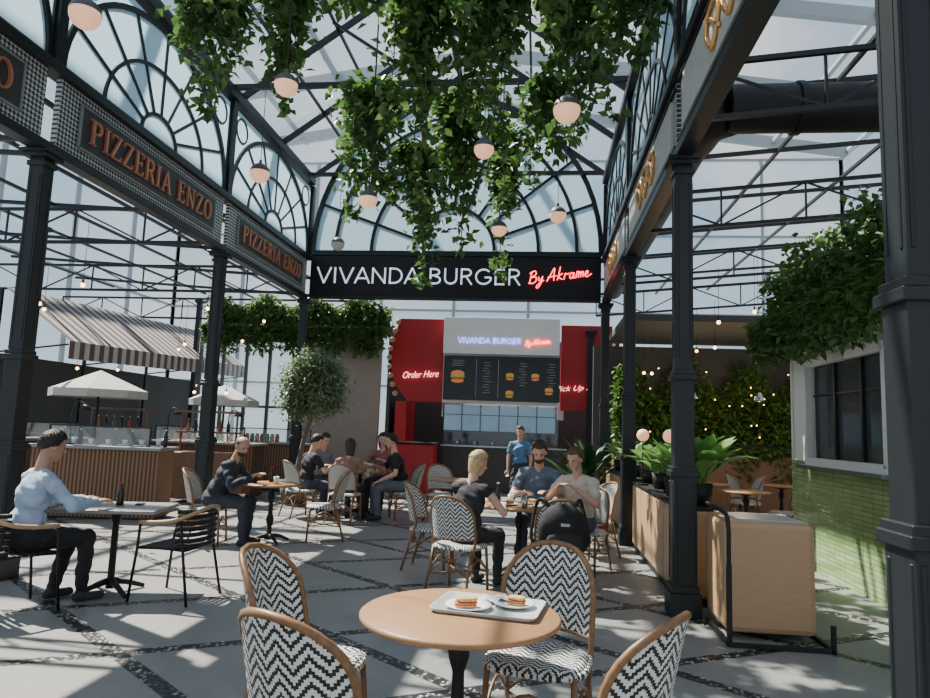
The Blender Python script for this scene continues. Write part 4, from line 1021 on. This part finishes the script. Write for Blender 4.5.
# ------------------------------------------------ taupe partition with greenery on it
mb=MB().box((-5.0,16.2,1.85),(2.2,.2,3.7));single('partition_wall','taupe plastered partition beside the burger kiosk','wall',mb,[BEIGE])
mb=MB()
for x in np.linspace(-8.6,-6.15,5): mb.bar((x,16.2,.9),(x,16.2,3.6),.07,.07)
mb.bar((-8.6,16.2,3.6),(-6.12,16.2,3.6),.2,.12);mb.box((-7.36,16.2,.45),(2.48,.12,.9));mb.bar((-8.6,16.2,1.9),(-6.15,16.2,1.9),.06,.06)
mb.add([(-8.6,16.2,.9),(-6.12,16.2,.9),(-6.12,16.2,3.6),(-8.6,16.2,3.6)],[(0,1,2,3)],1)
single('glazed_partition','grey framed glazed partition below greenery','partition',mb,[STEEL2,CLEAR])
hedge(-8.4,-3.75,15.85,16.5,3.78,4.75,16000,'dense green hedge trailing over the partition top',.4,.12)
# ------------------------------------------------ olive tree
r=top('olive_tree','olive tree with leaning trunk and silvery round crown','tree',(-4.6,12.6,0))
part(r,'pot',MB().lathe([(.001,0),(.22,0),(.3,.45),(.28,.45),(.26,.4),(.001,.4)],24),[mat('grey_pot',(.12,.12,.12),.7)])
tr=MB();tr.tube(catmull([(0,0,.38),(.06,0,.8),(.12,.03,1.25),(.28,0,1.75)],5),[.06-.0018*i for i in range(16)],10)
cents=[]
for k in range(20):
    a=k*2.4;q=random.uniform(.1,.45);e=(.28+q*math.cos(a),q*math.sin(a),random.uniform(1.85,2.85));cents.append(e)
    tr.tube(catmull([(.27,0,1.65),(.28+(e[0]-.28)*.4,e[1]*.4,1.9),e],4),.014,6)
part(r,'trunk',tr,[BARK])
pts=[]
for _ in range(16000):
    e=random.choice(cents);pts.append((e[0]+random.gauss(0,.14),e[1]+random.gauss(0,.14),e[2]+random.gauss(0,.15)))
me=leaves(pts,.075);me.materials.append(LEAFO);part(r,'crown',me,[])
# ------------------------------------------------ food stalls
def stall(x,y,L_,label,rz=0,mt=SLAT):
    r=top('bar_counter',label,'counter',(x,y,0),rz)
    part(r,'body',MB().box((0,0,.53),(L_,.6,1.0)),[mt]);part(r,'worktop',MB().box((0,0,1.06),(L_+.1,.72,.05)),[GREYTOP],bevel=.01)
    part(r,'plinth',MB().box((0,0,.03),(L_-.05,.54,.06)),[BLACK])
    g=MB();
    for sx in(-1,1): g.bar((sx*L_*.4,-.2,1.08),(sx*L_*.4,-.2,1.38),.02,.02)
    g.bar((-L_*.4,-.2,1.38),(L_*.4,-.2,1.38),.02,.02)
    part(r,'display_frame',g,[BLACK])
    part(r,'display_glass',MB().add([(-L_*.4,-.2,1.1),(L_*.4,-.2,1.1),(L_*.4,-.2,1.38),(-L_*.4,-.2,1.38)],[(0,1,2,3)]),[CLEAR])
stall(-6.7,9.9,1.9,'slatted brown wood bar counter with stone top',math.radians(8));stall(-6.9,13.4,2.4,'slatted wood food counter with display glass')
stall(-9.5,11.9,2.0,'slatted wood food counter under the striped awning',math.radians(80));stall(-5.9,15.0,2.0,'wood counter in front of glazed partition')
for i in range(14):
    x=-7.5+.13*i;yy=9.98+(x+6.7)*.14
    if i%2: bottle(x,yy-.05,1.085,'bottle standing on the slatted bar counter',.24+.03*(i%3),BOTTLE)
    else: cup(x,yy,1.085,'white cup on the slatted bar counter')
for i in range(12):
    x=-7.9+.17*i;plate(x,13.35,1.085,.07,'white bowl on the food counter')
FC=[mat('jar_amber',(.45,.2,.05),.2),mat('jar_red',(.4,.05,.04),.3),mat('jar_green',(.1,.2,.06),.3)]
for i in range(16):
    x=-6.8+.12*i if i<8 else -7.8+.2*(i-8);y=15.0 if i<8 else 13.55
    r=top('jar','small food jar with dark lid on a stall counter','jar',(x,y,1.085),0,'jars on stall counters')
    part(r,'body',MB().lathe([(.001,0),(.045,0),(.05,.02),(.05,.12),(.035,.15),(.001,.15)],14),[FC[i%3]]);part(r,'lid',MB().cyl((0,0,.15),(0,0,.175),.038,n=14),[BLACK])
for x,y in((-7.9,12.0),(-6.2,12.2)):
    r=top('food_cart','dark food cart with shelves under a parasol','cart',(x,y,0))
    c=MB().box((0,0,.5),(1.2,.6,.85));part(r,'body',c,[DWOOD],bevel=.02)
    c=MB()
    for sx in(-.55,.55): c.bar((sx,0,.9),(sx,0,1.7),.03,.03)
    c.box((0,0,1.3),(1.15,.35,.03));c.box((0,0,1.68),(1.2,.4,.04));part(r,'shelf',c,[DWOOD])
    for k in range(6): bottle(x-.42+.16*k,y,1.316,'bottle on the food cart shelf',.23,BOTTLE if k%2 else FC[k%3])
for x,y in((-7.2,9.75),(-6.3,13.2),(-7.6,13.2)):
    r=top('counter_lamp','black arched counter lamp with small dome shade','lamp',(x,y,1.085))
    part(r,'stem',MB().tube(catmull([(0,0,0),(0,0,.5),(.08,0,.66),(.2,0,.62)],5),.012,6).cyl((0,0,0),(0,0,.02),.07,n=14),[BLACK])
    part(r,'shade',MB().lathe([(.015,.0),(.05,-.02),(.09,-.09),(.08,-.09),(.04,-.03)],16,(.2,0,.62)),[BLACK]);part(r,'bulb',MB().ell((.2,0,.56),.03,n=10),[BULB])
def umbrella(x,y,z,R,label):
    r=top('parasol',label,'parasol',(x,y,0))
    n=8;vs=[(0,0,z+.36)];fs=[]
    for i in range(n): a=2*pi*i/n+pi/8;vs.append((R*math.cos(a),R*math.sin(a),z))
    for i in range(n): a=2*pi*i/n+pi/8;vs.append((R*math.cos(a),R*math.sin(a),z-.14))
    for i in range(n): j=(i+1)%n;fs.append((0,i+1,j+1));fs.append((i+1,i+1+n,j+1+n,j+1))
    part(r,'canopy',MB().add(vs,fs),[mat('parasol_canvas',(.46,.45,.42),.9)])
    part(r,'pole',MB().cyl((0,0,0),(0,0,z+.34),.025,n=10).cyl((0,0,0),(0,0,.06),.25,n=20),[BLACK])
umbrella(-7.95,11.4,2.0,.82,'off-white canvas parasol above a food cart');umbrella(-7.3,15.0,2.0,.78,'off-white canvas parasol near the hedge')
r=top('awning','maroon and white striped awning along the stalls','awning',(0,0,0))
part(r,'canvas',MB().add([(-9,11.9,2.95),(-9,19.7,3.2),(-10.5,19.7,4.25),(-10.5,11.9,4.0),(-9,11.9,2.6),(-9,19.7,2.85)],[(0,1,2,3),(4,5,1,0)]),[AWN])
f=MB()
for y in(11.9,14.5,17,19.7): f.bar((-10.5,y,2.7),(-9.02,y,2.88),.03,.03);f.bar((-10.55,y,0),(-10.55,y,3.95),.06,.06)
part(r,'frame',f,[STEEL])
single('stall_back_wall','grey wall behind the awning stalls','wall',MB().box((-10.75,15.8,1.35),(.1,8,2.7)),[GREYW])
bm=None
BP=[(-6.4,8.6,3.35),(-7.6,9.3,3.2),(-5.9,11.2,3.5),(-7.0,12.5,3.0),(-8.4,10.4,3.3),(-9.6,13.0,2.5),(-9.7,14.5,2.6),(-6.6,14.2,3.3),(-8.2,14.4,3.1),(-5.7,13.2,3.6),(-8.8,16.5,2.4),(-9.9,11.6,2.6),(-6.5,13.4,2.1),(-7.2,13.4,2.1)]
BP+=[(random.uniform(1.9,5.6),random.uniform(10.5,14.2),random.uniform(2.7,3.6)) for _ in range(12)]
for x,y,z in BP:
    if bm is None:
        bm=top('pendant_bulb','small bare warm bulb on black cord','lamp',(x,y,z),0,'bare bulbs under the canopies')
        part(bm,'bulb',MB().ell((0,0,0),.032,n=10),[BULB]);part(bm,'cord',MB().cyl((0,0,.03),(0,0,.9),.004,n=5).cyl((0,0,.03),(0,0,.08),.015,n=8),[BLACK])
    else: dup(bm,(x,y,z))
# ------------------------------------------------ green wall and seating far right
hedge(1.6,6.6,14.6,15.0,1.22,3.15,11000,'vertical green wall with small lights',.12,.12,'green_wall',True,leafmat('wall_leaves',(.018,.055,.014),(.13,.26,.045),.35))
single('booth_partition','low brown wood partition under the green wall','partition',MB().box((4.1,14.8,.6),(5.0,.5,1.2)),[DWOOD])
single('service_wall','dark grey back wall of the service side','wall',MB().box((5.2,15.25,1.75),(8.0,.15,3.5)),[GREYW])
single('service_soffit','dark grey flat soffit of the service side','soffit',MB().box((5.2,13.6,3.62),(7.4,3.2,.12)),[GREYW])
mb=MB()
for i in range(34):
    mb.ell((random.uniform(1.8,6.4),14.38+random.uniform(-.05,.03),random.uniform(1.3,3.0)),.014,n=6)
single('fairy_lights','string of tiny warm lights in front of green wall','lights',mb,[BULB],kind='stuff')
for x,y in((3.0,12.3),(4.3,12.6),(3.2,10.9)):
    round_table(x,y,.36,'round cafe table by the green wall')
    chair(x-.6,y,1,0,CHS+' by the green wall');chair(x+.6,y,-1,0,CHS+' by the green wall')
for i in range(3):
    x=2.6+1.1*i
    r=top('pendant_lamp','small clear glass pendant with warm bulb','lamp',(x,11.8,2.2),0,'clear pendants by the green wall')
    part(r,'shade',MB().lathe([(.02,.14),(.05,.11),(.09,0),(.085,-.02)],18),[CHROME]);part(r,'bulb',MB().ell((0,0,.01),.035,n=10),[BULB]);part(r,'cord',MB().cyl((0,0,.14),(0,0,2.6),.004,n=5),[BLACK])
    l_=bpy.data.lights.new('warm_point_light','POINT');l_.energy=25;l_.color=(1,.7,.4);l_.shadow_soft_size=.05
    lo=bpy.data.objects.new('warm_point_light',l_);COL.objects.link(lo);lo.location=(x,13.0,2.4)  # warm point lamp, set apart from the pendant and nearer the green wall
r=top('fire_extinguisher','red fire extinguisher standing by the planter','extinguisher',(1.08,11.2,0))
part(r,'body',MB().lathe([(.001,0),(.07,0),(.075,.02),(.075,.42),(.04,.5),(.001,.5)],18),[RED]);part(r,'handle',MB().box((0,-.02,.53),(.03,.12,.04)).cyl((0,0,.48),(0,0,.52),.02,n=8),[BLACK])
for c in list(CH.children):bpy.data.objects.remove(c)
bpy.data.objects.remove(CH)
# ------------------------------------------------ world, sun, camera
w=bpy.data.worlds.new('world');SC.world=w;w.use_nodes=True;nt=w.node_tree
for n_ in list(nt.nodes):nt.nodes.remove(n_)
out=nt.nodes.new('ShaderNodeOutputWorld');bg=nt.nodes.new('ShaderNodeBackground');nt.links.new(bg.outputs[0],out.inputs[0])
tc=N(nt,'ShaderNodeTexCoord');sp=N(nt,'ShaderNodeSeparateXYZ');nt.links.new(tc.outputs['Generated'],sp.inputs[0])
no=N(nt,'ShaderNodeTexNoise',Scale=2.6,Detail=7.0);nt.links.new(tc.outputs['Generated'],no.inputs['Vector'])
cr=N(nt,'ShaderNodeValToRGB');cr.color_ramp.elements[0].position=.44;cr.color_ramp.elements[1].position=.6;nt.links.new(no.outputs[0],cr.inputs[0])
sky=mixc(nt,math_(nt,'MAXIMUM',sp.outputs[2],0.0),(.60,.76,.88),(.20,.42,.74))
nt.links.new(mixc(nt,cr.outputs[0],sky,(1.0,1.0,1.0)),bg.inputs[0]);bg.inputs[1].default_value=1.02
sl=bpy.data.lights.new('sun','SUN');sl.energy=17.0;sl.angle=math.radians(.6);sl.color=(1,.93,.82)
so=bpy.data.objects.new('sun',sl);COL.objects.link(so);so.rotation_euler=Vector((.5,-.28,-.82)).to_track_quat('-Z','Y').to_euler();so.location=(-4,6,16)
cd=bpy.data.cameras.new('camera');cam=bpy.data.objects.new('camera',cd);COL.objects.link(cam);SC.camera=cam
cd.sensor_fit='HORIZONTAL';cd.sensor_width=36;cd.lens=36*670/930;cd.clip_end=200;cd.clip_start=.05
Yc=Vector((73,-82,-670)).normalized();rr=math.radians(2.1)
b_=(73*math.sin(rr)-82*math.cos(rr))/670
Zc=Vector((math.sin(rr),math.cos(rr),b_)).normalized();Xc=Yc.cross(Zc)
M=Matrix((Xc,Yc,Zc)).to_4x4();M.translation=Vector((0,0,1.55));cam.matrix_world=M
